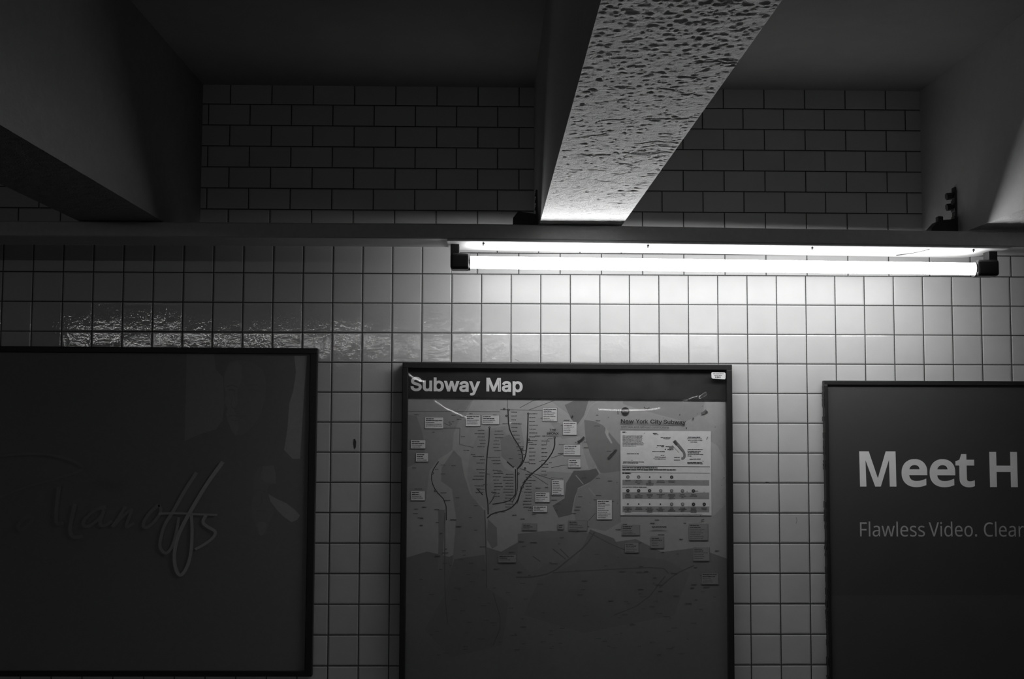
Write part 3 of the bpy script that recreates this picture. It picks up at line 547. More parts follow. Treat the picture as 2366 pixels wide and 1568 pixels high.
[2605,-8,2575,-8,2549,-8,2526,-4,2505,3,2485,11,2468,23,2455,38,2442,53,2433,72,2429,94,2448,98,2468,102,2487,107,2492,86,2502,70,2517,60,2533,50,2552,45,2575,45,2601,45,2622,51,2638,62,2653,74,2661,87,2661,103,2661,116,2657,127,2647,136,2638,144,2624,151,2605,155,2584,160,2563,165,2543,170,2508,178,2482,191,2466,208,2449,225,2440,247,2440,274,2440,296,2446,315,2458,332,2471,348,2487,361,2508,370,2530,380,2554,384,2580,384,2606,384,2629,380,2647,372,2666,365,2681,353,2692,339,2704,325,2712,309,2717,290,2699,286,2680,281,2661,277,2657,292,2648,304,2636,316,2623,327,2605,333,2581,333,2558,333,2539,327,2524,317,2509,306,2502,293,2502,277,2502,263,2507,252,2517,243,2527,235,2543,228,2565,223,2584,218,2604,214,2623,209,2657,201,2683,188,2700,171,2716,154,2724,133,2724,107,2724,84,2718,64,2706,47,2693,30,2676,16,2653,6,2631,-3],
[3128,-9,3106,-9,3082,-9,3060,-4,3040,5,3021,14,3005,27,2994,45,2982,62,2976,83,2976,108,2976,130,2981,147,2989,161,2998,175,3009,185,3024,193,3038,201,3054,207,3071,211,3089,215,3107,218,3124,220,3147,223,3166,225,3180,227,3194,228,3205,231,3211,235,3218,239,3222,245,3222,255,3222,255,3222,256,3222,257,3222,272,3219,286,3213,297,3207,308,3198,316,3186,322,3174,328,3159,331,3142,331,3124,331,3108,328,3095,322,3082,317,3072,309,3064,301,3056,292,3050,283,3046,274,3026,280,3007,285,2987,291,2996,314,3008,332,3025,346,3041,360,3059,369,3079,375,3099,381,3119,384,3140,384,3154,384,3169,383,3185,379,3201,376,3217,370,3232,360,3247,351,3259,338,3268,320,3278,303,3283,280,3283,251,3283,168,3283,84,3283,0,3263,0,3243,0,3223,0,3223,17,3223,35,3223,52,3221,52,3220,52,3219,52,3214,43,3207,34,3198,25,3189,15,3176,7,3161,1,3146,-5],
[3101,45,3116,45,3139,45,3158,50,3174,59,3190,68,3201,79,3209,93,3218,107,3222,122,3222,138,3222,155,3222,173,3222,190,3219,187,3214,184,3206,182,3197,180,3188,178,3177,176,3167,174,3156,172,3146,171,3136,170,3128,169,3122,168,3107,166,3093,163,3080,159,3068,154,3057,148,3050,139,3042,131,3038,119,3038,105,3038,92,3041,81,3048,72,3055,63,3064,57,3076,52,3088,48],
[3449,249,3449,227,3449,151,3449,76,3449,0,3429,0,3408,0,3388,0,3388,126,3388,253,3388,379,3408,379,3427,379,3447,379,3447,349,3447,318,3447,287,3444,287,3441,287,3438,287,3449,322,3466,347,3487,362,3509,377,3534,384,3563,384,3588,384,3611,379,3630,369,3650,358,3665,342,3676,321,3687,299,3692,273,3692,240,3692,160,3692,80,3692,0,3672,0,3652,0,3631,0,3631,78,3631,157,3631,235,3631,265,3624,288,3608,304,3593,321,3572,329,3545,329,3527,329,3511,325,3496,317,3482,309,3470,298,3462,283,3453,267],
[3964,-8,3940,-8,3909,-8,3881,0,3856,16,3832,32,3813,55,3800,84,3786,114,3779,149,3779,189,3779,229,3786,263,3800,293,3814,322,3833,345,3857,361,3881,376,3909,384,3941,384,3964,384,3983,381,3998,373,4013,365,4024,356,4032,346,4041,336,4047,327,4051,319,4053,319,4054,319,4056,319,4056,382,4056,446,4056,509,4076,509,4096,509,4117,509,4117,339,4117,170,4117,0,4097,0,4077,0,4058,0,4058,20,4058,39,4058,59,4056,59,4054,59,4052,59,4047,51,4040,42,4032,31,4023,21,4012,12,3997,4,3983,-4],
[3926,47,3949,47,3972,47,3992,53,4008,65,4024,77,4036,94,4044,115,4053,136,4057,161,4057,189,4057,217,4053,242,4045,263,4036,284,4024,300,4008,312,3992,324,3973,330,3949,330,3926,330,3906,324,3890,311,3874,299,3861,282,3853,261,3845,240,3841,216,3841,189,3841,162,3845,138,3854,117,3862,95,3874,78,3890,66,3906,53],
[4430,0,4410,0,4410,126,4410,253,4410,379,4429,379,4449,379,4469,379,4469,360,4469,340,4469,321,4470,321,4471,321,4473,321,4480,340,4492,355,4510,367,4527,379,4547,385,4570,385,4575,385,4580,385,4586,384,4592,384,4597,384,4601,384,4601,363,4601,343,4601,322,4599,323,4594,323,4587,324,4580,325,4572,326,4564,326,4546,326,4530,322,4516,315,4502,307,4491,297,4483,284,4475,270,4471,255,4471,237,4471,158,4471,79,4471,0,4450,0],
[4798,-9,4776,-9,4752,-9,4730,-4,4711,5,4691,14,4675,27,4664,45,4652,62,4647,83,4647,108,4647,130,4651,147,4659,161,4668,175,4679,185,4694,193,4708,201,4724,207,4742,211,4759,215,4777,218,4794,220,4817,223,4836,225,4850,227,4864,228,4875,231,4882,235,4888,239,4892,245,4892,255,4892,255,4892,256,4892,257,4892,272,4889,286,4883,297,4877,308,4868,316,4856,322,4844,328,4829,331,4812,331,4794,331,4778,328,4765,322,4752,317,4742,309,4734,301,4726,292,4720,283,4716,274,4697,280,4677,285,4657,291,4666,314,4679,332,4695,346,4711,360,4729,369,4749,375,4769,381,4790,384,4810,384,4824,384,4839,383,4855,379,4872,376,4887,370,4902,360,4917,351,4929,338,4939,320,4948,303,4953,280,4953,251,4953,168,4953,84,4953,0,4933,0,4913,0,4893,0,4893,17,4893,35,4893,52,4891,52,4890,52,4889,52,4884,43,4878,34,4868,25,4859,15,4847,7,4832,1,4816,-5],
[4771,45,4787,45,4809,45,4829,50,4844,59,4860,68,4872,79,4880,93,4888,107,4892,122,4892,138,4892,155,4892,173,4892,190,4889,187,4884,184,4876,182,4868,180,4858,178,4848,176,4837,174,4827,172,4816,171,4806,170,4798,169,4792,168,4777,166,4763,163,4751,159,4738,154,4727,148,4720,139,4712,131,4708,119,4708,105,4708,92,4711,81,4718,72,4725,63,4734,57,4746,52,4758,48],
[5078,0,5058,0,5058,126,5058,253,5058,379,5078,379,5099,379,5119,379,5119,253,5119,126,5119,0,5099,0],
[5101,443,5089,443,5078,443,5068,447,5059,455,5051,462,5047,472,5047,483,5047,494,5051,504,5059,512,5068,520,5078,524,5089,524,5101,524,5111,520,5119,512,5128,504,5132,494,5132,483,5132,472,5128,462,5119,455,5111,447],
[5319,-2,5311,-2,5282,-2,5260,5,5246,20,5232,35,5225,57,5225,84,5225,226,5225,367,5225,509,5245,509,5265,509,5286,509,5286,372,5286,235,5286,99,5286,81,5288,69,5292,62,5297,55,5305,52,5318,52,5324,52,5329,52,5332,53,5336,53,5339,54,5342,54,5345,37,5349,20,5353,3,5347,1,5341,0,5334,-1,5326,-2],
[5434,0,5414,0,5414,126,5414,253,5414,379,5433,379,5453,379,5473,379,5473,360,5473,340,5473,321,5474,321,5475,321,5477,321,5484,340,5496,355,5514,367,5531,379,5551,385,5574,385,5579,385,5584,385,5590,384,5597,384,5601,384,5605,384,5605,363,5605,343,5605,322,5603,323,5598,323,5591,324,5584,325,5576,326,5568,326,5550,326,5534,322,5520,315,5506,307,5495,297,5487,284,5479,270,5475,255,5475,237,5475,158,5475,79,5475,0,5455,0],
[5862,-8,5828,-8,5793,-8,5763,0,5737,16,5711,33,5691,56,5676,85,5662,114,5654,149,5654,187,5654,227,5662,262,5676,291,5691,321,5711,343,5737,360,5763,376,5793,384,5828,384,5862,384,5893,376,5919,360,5945,343,5965,321,5980,291,5994,262,6001,227,6001,187,6001,149,5994,114,5980,85,5965,56,5945,33,5919,16,5893,0],
[5803,46,5828,46,5853,46,5874,53,5891,66,5907,79,5919,96,5927,117,5936,139,5940,162,5940,187,5940,213,5936,236,5927,258,5919,280,5907,297,5891,310,5874,323,5853,330,5828,330,5803,330,5782,323,5765,310,5749,297,5737,280,5729,258,5721,237,5717,213,5717,187,5717,162,5721,139,5729,117,5737,96,5749,79,5765,66,5782,53],
[6217,-9,6195,-9,6171,-9,6150,-4,6130,5,6110,14,6095,27,6083,45,6072,62,6066,83,6066,108,6066,130,6070,147,6079,161,6087,175,6099,185,6113,193,6127,201,6143,207,6161,211,6178,215,6196,218,6214,220,6236,223,6255,225,6269,227,6283,228,6294,231,6301,235,6308,239,6311,245,6311,255,6311,255,6311,256,6311,257,6311,272,6308,286,6302,297,6296,308,6287,316,6275,322,6263,328,6249,331,6231,331,6213,331,6198,328,6185,322,6172,317,6161,309,6153,301,6145,292,6139,283,6136,274,6116,280,6096,285,6076,291,6085,314,6098,332,6114,346,6130,360,6148,369,6168,375,6189,381,6209,384,6229,384,6243,384,6258,383,6274,379,6291,376,6306,370,6321,360,6336,351,6348,338,6358,320,6367,303,6372,280,6372,251,6372,168,6372,84,6372,0,6352,0,6332,0,6312,0,6312,17,6312,35,6312,52,6311,52,6309,52,6308,52,6304,43,6297,34,6287,25,6278,15,6266,7,6251,1,6236,-5],
[6191,45,6206,45,6229,45,6248,50,6263,59,6279,68,6291,79,6299,93,6307,107,6311,122,6311,138,6311,155,6311,173,6311,190,6309,187,6303,184,6295,182,6287,180,6277,178,6267,176,6256,174,6246,172,6236,171,6226,170,6217,169,6211,168,6196,166,6183,163,6170,159,6157,154,6147,148,6139,139,6131,131,6127,119,6127,105,6127,92,6131,81,6137,72,6144,63,6153,57,6165,52,6177,48],
[6643,-8,6620,-8,6588,-8,6560,0,6536,16,6512,32,6493,55,6479,84,6466,114,6459,149,6459,189,6459,229,6466,263,6480,293,6493,322,6512,345,6537,361,6561,376,6589,384,6620,384,6644,384,6663,381,6678,373,6692,365,6704,356,6712,346,6720,336,6727,327,6731,319,6732,319,6734,319,6735,319,6735,382,6735,446,6735,509,6756,509,6776,509,6797,509,6797,339,6797,170,6797,0,6777,0,6757,0,6737,0,6737,20,6737,39,6737,59,6735,59,6733,59,6731,59,6727,51,6720,42,6712,31,6703,21,6692,12,6677,4,6662,-4],
[6606,47,6629,47,6652,47,6672,53,6688,65,6704,77,6716,94,6724,115,6732,136,6736,161,6736,189,6736,217,6732,242,6724,263,6716,284,6704,300,6688,312,6672,324,6652,330,6629,330,6605,330,6585,324,6569,311,6553,299,6541,282,6533,261,6525,240,6521,216,6521,189,6521,162,6525,138,6533,117,6541,95,6554,78,6570,66,6586,53],
[7263,-8,7244,-8,7210,-8,7180,0,7154,16,7128,33,7107,56,7093,85,7078,114,7071,149,7071,187,7071,227,7078,262,7093,291,7107,321,7128,343,7154,360,7180,376,7210,384,7244,384,7263,384,7280,382,7297,377,7313,372,7328,365,7342,356,7355,347,7367,335,7377,322,7386,309,7394,294,7398,277,7379,272,7359,267,7340,262,7337,272,7333,281,7327,289,7322,297,7315,305,7307,311,7299,317,7289,322,7279,325,7268,328,7257,330,7244,330,7219,330,7198,323,7182,310,7166,297,7153,280,7145,258,7137,237,7133,213,7133,187,7133,162,7137,139,7145,117,7153,96,7166,79,7182,66,7198,53,7219,46,7244,46,7257,46,7269,48,7279,52,7290,55,7299,60,7308,66,7316,72,7323,80,7328,89,7334,97,7338,107,7341,117,7361,112,7380,107,7400,102,7395,85,7388,70,7378,56,7368,43,7357,31,7343,21,7329,12,7314,4,7298,-1,7281,-6],
[7675,-8,7640,-8,7605,-8,7575,0,7549,16,7523,33,7503,56,7489,85,7474,114,7467,149,7467,187,7467,227,7474,262,7489,291,7503,321,7523,343,7549,360,7575,376,7605,384,7640,384,7675,384,7705,376,7731,360,7757,343,7777,321,7792,291,7806,262,7814,227,7814,187,7814,149,7806,114,7792,85,7777,56,7757,33,7731,16,7705,0],
[7615,46,7640,46,7665,46,7686,53,7703,66,7719,79,7732,96,7740,117,7748,139,7752,162,7752,187,7752,213,7748,236,7740,258,7732,280,7719,297,7703,310,7686,323,7665,330,7640,330,7615,330,7594,323,7578,310,7561,297,7549,280,7541,258,7533,237,7529,213,7529,187,7529,162,7533,139,7541,117,7549,96,7561,79,7578,66,7594,53],
[7961,249,7961,227,7961,151,7961,76,7961,0,7941,0,7921,0,7900,0,7900,126,7900,253,7900,379,7920,379,7940,379,7959,379,7959,349,7960,318,7960,287,7957,287,7953,287,7950,287,7962,322,7978,347,8000,362,8021,377,8046,384,8075,384,8101,384,8123,379,8143,369,8162,358,8177,342,8188,321,8199,299,8205,273,8205,240,8205,160,8205,80,8205,0,8184,0,8164,0,8144,0,8144,78,8144,157,8144,235,8144,265,8136,288,8121,304,8105,321,8084,329,8058,329,8039,329,8023,325,8009,317,7994,309,7982,298,7974,283,7966,267],
[8371,249,8371,227,8371,151,8371,76,8371,0,8351,0,8330,0,8310,0,8310,126,8310,253,8310,379,8330,379,8349,379,8369,379,8369,349,8369,318,8369,287,8366,287,8363,287,8360,287,8371,322,8388,347,8410,362,8431,377,8456,384,8485,384,8511,384,8533,379,8552,369,8572,358,8587,342,8598,321,8609,299,8615,273,8615,240,8615,160,8615,80,8615,0,8594,0,8574,0,8553,0,8553,78,8553,157,8553,235,8553,265,8546,288,8530,304,8515,321,8494,329,8467,329,8449,329,8433,325,8418,317,8404,309,8392,298,8384,283,8375,267],
[8905,-8,8879,-8,8842,-8,8811,0,8784,16,8758,33,8737,56,8723,85,8708,114,8701,148,8701,187,8701,226,8708,260,8722,290,8737,319,8756,343,8782,359,8808,376,8838,384,8872,384,8893,384,8913,381,8933,374,8953,367,8970,356,8986,341,9002,326,9015,306,9024,282,9034,258,9038,228,9038,194,9038,186,9038,178,9038,169,8939,169,8841,169,8742,169,8742,187,8742,204,8742,221,8830,221,8917,221,9005,221,8996,215,8986,208,8977,202,8977,227,8973,249,8965,269,8957,288,8945,303,8930,314,8914,325,8895,330,8872,330,8849,330,8830,325,8813,313,8797,302,8785,288,8776,270,8767,251,8763,232,8763,211,8763,200,8763,189,8763,178,8763,150,8768,126,8778,106,8787,87,8801,72,8818,61,8836,51,8856,46,8879,46,8895,46,8909,48,8921,53,8933,57,8944,64,8953,73,8961,82,8968,93,8973,105,8992,101,9012,96,9032,91,9026,71,9016,54,9002,39,8988,24,8970,13,8950,4,8929,-4],
[9297,-8,9278,-8,9244,-8,9214,0,9188,16,9162,33,9142,56,9127,85,9112,114,9105,149,9105,187,9105,227,9112,262,9127,291,9142,321,9162,343,9188,360,9214,376,9244,384,9278,384,9297,384,9314,382,9331,377,9348,372,9363,365,9376,356,9390,347,9401,335,9411,322,9421,309,9428,294,9433,277,9413,272,9393,267,9374,262,9371,272,9367,281,9361,289,9356,297,9349,305,9341,311,9333,317,9324,322,9313,325,9303,328,9291,330,9278,330,9253,330,9233,323,9216,310,9200,297,9187,280,9179,258,9171,237,9167,213,9167,187,9167,162,9171,139,9179,117,9187,96,9200,79,9216,66,9233,53,9253,46,9278,46,9291,46,9303,48,9314,52,9324,55,9334,60,9342,66,9350,72,9357,80,9363,89,9368,97,9372,107,9375,117,9395,112,9414,107,9434,102,9429,85,9422,70,9412,56,9403,43,9391,31,9377,21,9364,12,9348,4,9332,-1,9315,-6],
[9605,379,9671,379,9671,362,9671,344,9671,327,9605,327,9539,327,9473,327,9473,344,9473,362,9473,379,9539,379],
[9532,345,9532,471,9552,471,9572,471,9593,471,9593,347,9593,222,9593,98,9593,81,9596,69,9603,61,9609,54,9621,50,9637,50,9641,50,9646,50,9652,51,9658,52,9663,53,9668,54,9672,36,9676,19,9680,2,9674,0,9667,-2,9659,-3,9651,-4,9643,-4,9635,-4,9602,-4,9577,4,9559,21,9541,38,9532,62,9532,93,9532,219],
[9767,0,9747,0,9747,126,9747,253,9747,379,9767,379,9787,379,9808,379,9808,253,9808,126,9808,0,9787,0],
[9790,443,9778,443,9766,443,9756,447,9748,455,9740,462,9735,472,9735,483,9735,494,9740,504,9748,512,9756,520,9766,524,9778,524,9790,524,9800,520,9808,512,9816,504,9820,494,9820,483,9820,472,9816,462,9808,455,9800,447],
[10103,-8,10068,-8,10034,-8,10003,0,9977,16,9952,33,9931,56,9917,85,9902,114,9895,149,9895,187,9895,227,9902,262,9917,291,9931,321,9952,343,9977,360,10003,376,10034,384,10068,384,10103,384,10133,376,10159,360,10185,343,10206,321,10220,291,10234,262,10242,227,10242,187,10242,149,10234,114,10220,85,10206,56,10185,33,10159,16,10133,0],
[10043,46,10068,46,10093,46,10114,53,10131,66,10147,79,10160,96,10168,117,10176,139,10180,162,10180,187,10180,213,10176,236,10168,258,10160,280,10147,297,10131,310,10114,323,10093,330,10068,330,10043,330,10022,323,10006,310,9989,297,9977,280,9969,258,9961,237,9957,213,9957,187,9957,162,9961,139,9969,117,9977,96,9989,79,10006,66,10022,53],
[10390,249,10390,227,10390,151,10390,76,10390,0,10369,0,10349,0,10328,0,10328,126,10328,253,10328,379,10348,379,10368,379,10388,379,10388,349,10388,318,10388,287,10385,287,10381,287,10378,287,10390,322,10406,347,10428,362,10449,377,10475,384,10503,384,10529,384,10551,379,10571,369,10590,358,10605,342,10616,321,10627,299,10633,273,10633,240,10633,160,10633,80,10633,0,10613,0,10592,0,10572,0,10572,78,10572,157,10572,235,10572,265,10564,288,10549,304,10533,321,10512,329,10486,329,10468,329,10451,325,10437,317,10422,309,10411,298,10402,283,10394,267],
[10897,-8,10868,-8,10841,-8,10818,-4,10798,3,10777,11,10761,23,10747,38,10734,53,10725,72,10721,94,10741,98,10760,102,10779,107,10784,86,10795,70,10810,60,10825,50,10844,45,10867,45,10893,45,10914,51,10930,62,10946,74,10954,87,10954,103,10954,116,10949,127,10940,136,10930,144,10916,151,10898,155,10877,160,10856,165,10835,170,10800,178,10775,191,10758,208,10741,225,10732,247,10732,274,10732,296,10738,315,10751,332,10763,348,10779,361,10801,370,10822,380,10846,384,10873,384,10899,384,10921,380,10939,372,10958,365,10973,353,10984,339,10996,325,11004,309,11010,290,10991,286,10972,281,10954,277,10949,292,10941,304,10928,316,10916,327,10897,333,10873,333,10850,333,10831,327,10816,317,10802,306,10794,293,10794,277,10794,263,10799,252,10809,243,10820,235,10836,228,10857,223,10877,218,10896,214,10915,209,10950,201,10975,188,10992,171,11008,154,11017,133,11017,107,11017,84,11010,64,10998,47,10985,30,10968,16,10945,6,10923,-3]],
'H': [[85,0,65,0,65,160,65,320,65,480,85,480,105,480,126,480,126,412,126,344,126,277,208,277,289,277,371,277,371,344,371,412,371,480,392,480,412,480,432,480,432,320,432,160,432,0,412,0,392,0,371,0,371,75,371,149,371,224,289,224,208,224,126,224,126,149,126,75,126,0,105,0]],
'Flawless': [[85,0,65,0,65,160,65,320,65,480,154,480,244,480,333,480,333,462,333,444,333,426,264,426,195,426,126,426,126,370,126,313,126,257,191,257,255,257,320,257,320,239,320,221,320,203,255,203,191,203,126,203,126,136,126,68,126,0,105,0],
[425,0,406,0,406,170,406,340,406,510,425,510,445,510,465,510,465,340,465,170,465,0,445,0],
[697,-7,666,-7,634,-7,606,2,585,19,563,36,553,63,553,100,553,136,567,164,595,183,623,202,667,213,725,215,746,216,766,216,786,217,786,224,786,231,786,238,786,268,780,289,767,301,754,313,736,318,712,318,693,318,675,316,658,310,641,304,625,298,610,291,604,306,598,320,592,335,608,344,627,351,648,357,670,363,692,366,715,366,759,366,792,356,813,337,834,318,844,287,844,245,844,163,844,82,844,0,830,0,816,0,801,0,797,17,794,34,790,51,789,51,788,51,787,51,771,31,755,17,738,7,721,-2],
[660,41,680,41,710,41,735,49,756,66,776,83,786,109,786,144,786,154,786,165,786,176,768,175,750,175,733,174,688,172,657,165,640,152,622,140,614,122,614,99,614,79,620,64,632,55,645,46],
[1027,1,1005,1,972,121,939,241,906,361,926,361,947,361,967,361,984,297,1000,233,1017,169,1022,149,1026,130,1031,110,1035,90,1039,74,1040,61,1041,61,1042,61,1043,61,1045,69,1047,78,1049,89,1052,101,1055,112,1058,125,1061,137,1064,148,1067,158,1088,225,1110,293,1131,361,1152,361,1174,361,1195,361,1216,293,1237,225,1257,158,1262,143,1267,126,1272,108,1276,90,1280,75,1281,62,1282,62,1283,62,1284,62,1285,73,1288,88,1293,108,1298,128,1303,148,1308,169,1325,233,1342,297,1359,361,1379,361,1399,361,1419,361,1386,241,1352,121,1319,1,1296,1,1273,1,1250,1,1229,68,1209,136,1188,203,1182,222,1177,240,1173,258,1169,275,1165,289,1163,299,1162,299,1161,299,1161,299,1159,289,1156,275,1152,258,1148,240,1143,222,1136,203,1115,135,1093,68,1072,1,1049,1],
[1503,0,1484,0,1484,170,1484,340,1484,510,1503,510,1523,510,1543,510,1543,340,1543,170,1543,0,1523,0],
[1835,-7,1810,-7,1776,-7,1746,0,1720,14,1693,28,1673,49,1658,76,1644,104,1637,137,1637,177,1637,217,1643,251,1656,279,1670,307,1688,329,1712,344,1736,359,1764,367,1796,367,1827,367,1853,360,1875,347,1898,333,1915,314,1926,290,1938,265,1944,237,1944,204,1944,192,1944,180,1944,169,1862,169,1780,169,1698,169,1699,128,1709,97,1729,76,1749,54,1777,44,1813,44,1835,44,1856,46,1873,50,1891,54,1909,60,1928,69,1928,51,1928,34,1928,17,1910,9,1892,3,1874,-1,1856,-5],
[1702,248,1699,216,1760,216,1821,216,1882,216,1882,246,1875,271,1861,290,1847,309,1825,318,1795,318,1767,318,1745,309,1728,291,1712,273],
[2170,-7,2126,-7,2101,-7,2080,-5,2061,-1,2043,3,2027,9,2013,16,2013,34,2013,52,2013,70,2028,63,2045,56,2065,50,2086,44,2107,41,2128,41,2158,41,2179,46,2193,55,2206,65,2213,78,2213,94,2213,103,2210,111,2206,118,2201,125,2192,133,2179,140,2166,147,2148,155,2124,164,2101,173,2081,182,2064,191,2048,200,2035,210,2026,223,2017,236,2013,252,2013,271,2013,302,2025,325,2050,342,2075,358,2107,367,2148,367,2170,367,2190,365,2209,360,2228,356,2246,350,2263,343,2256,327,2249,311,2242,296,2227,302,2211,307,2195,312,2178,316,2161,318,2144,318,2120,318,2101,314,2088,307,2076,299,2069,288,2069,275,2069,265,2072,256,2078,249,2084,243,2093,236,2107,229,2121,223,2139,215,2162,206,2185,198,2204,189,2220,180,2236,170,2249,160,2257,147,2266,135,2270,119,2270,99,2270,64,2257,38,2231,20,2205,2],
[2492,-7,2448,-7,2423,-7,2401,-5,2383,-1,2365,3,2349,9,2335,16,2335,34,2335,52,2335,70,2349,63,2367,56,2387,50,2408,44,2428,41,2449,41,2479,41,2501,46,2514,55,2528,65,2535,78,2535,94,2535,103,2532,111,2527,118,2522,125,2513,133,2501,140,2488,147,2470,155,2446,164,2423,173,2403,182,2386,191,2370,200,2357,210,2348,223,2339,236,2334,252,2334,271,2334,302,2347,325,2372,342,2397,358,2429,367,2469,367,2491,367,2512,365,2531,360,2550,356,2568,350,2584,343,2578,327,2571,311,2564,296,2549,302,2533,307,2516,312,2500,316,2483,318,2465,318,2441,318,2423,314,2410,307,2397,299,2391,288,2391,275,2391,265,2394,256,2400,249,2405,243,2415,236,2429,229,2442,223,2461,215,2484,206,2506,198,2526,189,2542,180,2558,170,2570,160,2579,147,2587,135,2592,119,2592,99,2592,64,2579,38,2553,20,2527,2]],
'Video': [[191,0,171,0,114,160,57,320,0,480,21,480,42,480,63,480,99,377,135,274,171,172,178,152,184,134,189,117,194,99,198,83,201,67,205,83,209,99,214,117,218,134,225,153,232,173,268,275,303,377,339,480,360,480,382,480,403,480,346,320,289,160,232,0,212,0],
[499,420,490,420,480,420,472,423,465,429,459,435,455,445,455,457,455,470,459,480,465,486,472,492,480,495,490,495,499,495,507,492,514,486,521,480,525,470,525,457,525,445,521,435,514,429,507,423],
[480,0,460,0,460,120,460,240,460,360,480,360,499,360,519,360,519,240,519,120,519,0,499,0],
[789,-7,761,-7,716,-7,680,9,653,40,627,71,613,118,613,179,613,241,627,288,654,319,681,351,717,367,762,367,789,367,812,362,830,351,847,341,862,328,873,314,874,314,876,314,877,314,877,319,876,328,875,339,874,351,873,360,873,367,873,415,873,463,873,510,893,510,912,510,932,510,932,340,932,170,932,0,916,0,900,0,884,0,882,16,879,32,876,48,875,48,874,48,873,48,862,33,848,20,830,9,812,-1],
[738,42,770,42,808,42,835,53,851,74,866,94,874,126,874,168,874,171,874,175,874,179,874,223,866,258,852,282,837,306,809,318,770,318,738,318,714,305,698,280,682,254,674,221,674,178,674,135,682,102,698,78,714,54],
[1224,-7,1199,-7,1165,-7,1135,0,1109,14,1083,28,1063,49,1048,76,1033,104,1026,137,1026,177,1026,217,1033,251,1046,279,1059,307,1078,329,1102,344,1126,359,1154,367,1185,367,1216,367,1243,360,1265,347,1287,333,1304,314,1316,290,1328,265,1334,237,1334,204,1334,192,1334,180,1334,169,1252,169,1169,169,1087,169,1088,128,1099,97,1119,76,1138,54,1166,44,1202,44,1225,44,1245,46,1263,50,1281,54,1299,60,1318,69,1318,51,1318,34,1318,17,1299,9,1281,3,1263,-1,1245,-5],
[1092,248,1089,216,1150,216,1211,216,1272,216,1272,246,1265,271,1251,290,1237,309,1215,318,1185,318,1156,318,1134,309,1118,291,1102,273],
[1622,-7,1570,-7,1538,-7,1510,1,1485,15,1460,30,1441,51,1426,79,1412,107,1405,141,1405,181,1405,240,1420,286,1450,318,1480,351,1521,367,1572,367,1605,367,1634,359,1658,345,1683,330,1703,309,1717,282,1731,254,1738,221,1738,181,1738,121,1723,75,1693,42,1663,10],
[1535,42,1572,42,1608,42,1634,55,1651,80,1668,104,1677,138,1677,181,1677,223,1668,257,1651,281,1634,305,1608,317,1571,317,1534,317,1507,305,1491,281,1474,257,1466,223,1466,181,1466,138,1474,104,1491,80,1508,55],
[1875,-9,1864,-9,1852,-9,1843,-6,1835,1,1827,9,1823,20,1823,36,1823,53,1827,64,1835,71,1843,78,1852,81,1864,81,1875,81,1885,78,1894,71,1902,64,1906,53,1906,36,1906,20,1902,9,1894,1,1885,-6]],
'Clear': [[288,-7,261,-7,212,-7,172,3,139,24,106,44,82,72,65,109,49,147,41,190,41,240,41,289,50,331,67,368,85,405,111,434,146,455,180,476,222,486,271,486,322,486,366,477,404,458,396,441,388,424,379,407,365,414,348,420,330,425,312,430,292,433,271,433,219,433,179,416,149,381,120,347,105,300,105,240,105,180,119,133,146,98,174,64,215,46,270,46,291,46,311,48,330,52,349,55,367,60,385,65,385,48,385,30,385,13,367,6,348,1,329,-2,310,-5],
[501,0,482,0,482,170,482,340,482,510,501,510,521,510,541,510,541,340,541,170,541,0,521,0],
[833,-7,808,-7,774,-7,744,0,718,14,691,28,671,49,656,76,642,104,635,137,635,177,635,217,641,251,654,279,668,307,686,329,710,344,734,359,762,367,794,367,825,367,851,360,873,347,896,333,913,314,924,290,936,265,942,237,942,204,942,192,942,180,942,169,860,169,778,169,696,169,697,128,707,97,727,76,747,54,775,44,811,44,833,44,854,46,871,50,889,54,907,60,926,69,926,51,926,34,926,17,908,9,890,3,872,-1,854,-5],
[700,248,697,216,758,216,819,216,880,216,880,246,873,271,859,290,845,309,823,318,793,318,765,318,743,309,726,291,710,273],
[1151,-7,1121,-7,1088,-7,1061,2,1040,19,1018,36,1007,63,1007,100,1007,136,1021,164,1050,183,1078,202,1121,213,1180,215,1200,216,1221,216,1241,217,1241,224,1241,231,1241,238,1241,268,1235,289,1222,301,1209,313,1190,318,1167,318,1148,318,1130,316,1113,310,1096,304,1080,298,1065,291,1059,306,1053,320,1047,335,1063,344,1081,351,1103,357,1124,363,1147,366,1170,366,1214,366,1246,356,1267,337,1288,318,1299,287,1299,245,1299,163,1299,82,1299,0,1285,0,1270,0,1256,0,1252,17,1248,34,1244,51,1244,51,1243,51,1242,51,1226,31,1210,17,1192,7,1175,-2],
[1115,41,1134,41,1165,41,1190,49,1210,66,1230,83,1240,109,1240,144,1240,154,1240,165,1240,176,1223,175,1205,175,1187,174,1143,172,1112,165,1094,152,1077,140,1069,122,1069,99,1069,79,1075,64,1087,55,1099,46],
[1430,0,1410,0,1410,120,1410,240,1410,360,1426,360,1443,360,1459,360,1461,338,1463,316,1465,294,1466,294,1467,294,1468,294,1480,314,1495,331,1513,345,1531,360,1553,367,1578,367,1585,367,1592,366,1600,366,1608,365,1615,364,1621,363,1618,345,1616,326,1613,308,1607,310,1601,311,1594,312,1587,313,1580,313,1574,313,1556,313,1539,308,1522,298,1506,288,1494,274,1484,256,1474,237,1469,216,1469,192,1469,128,1469,64,1469,0,1450,0]],
'eet': [[844,-7,819,-7,785,-7,755,0,729,14,703,28,682,49,668,76,653,104,646,137,646,177,646,217,653,251,666,279,679,307,698,329,722,344,746,359,773,367,805,367,836,367,863,360,885,347,907,333,924,314,936,290,948,265,954,237,954,204,954,192,954,180,954,169,872,169,789,169,707,169,708,128,718,97,738,76,758,54,786,44,822,44,845,44,865,46,883,50,900,54,919,60,938,69,938,51,938,34,938,17,919,9,901,3,883,-1,865,-5],
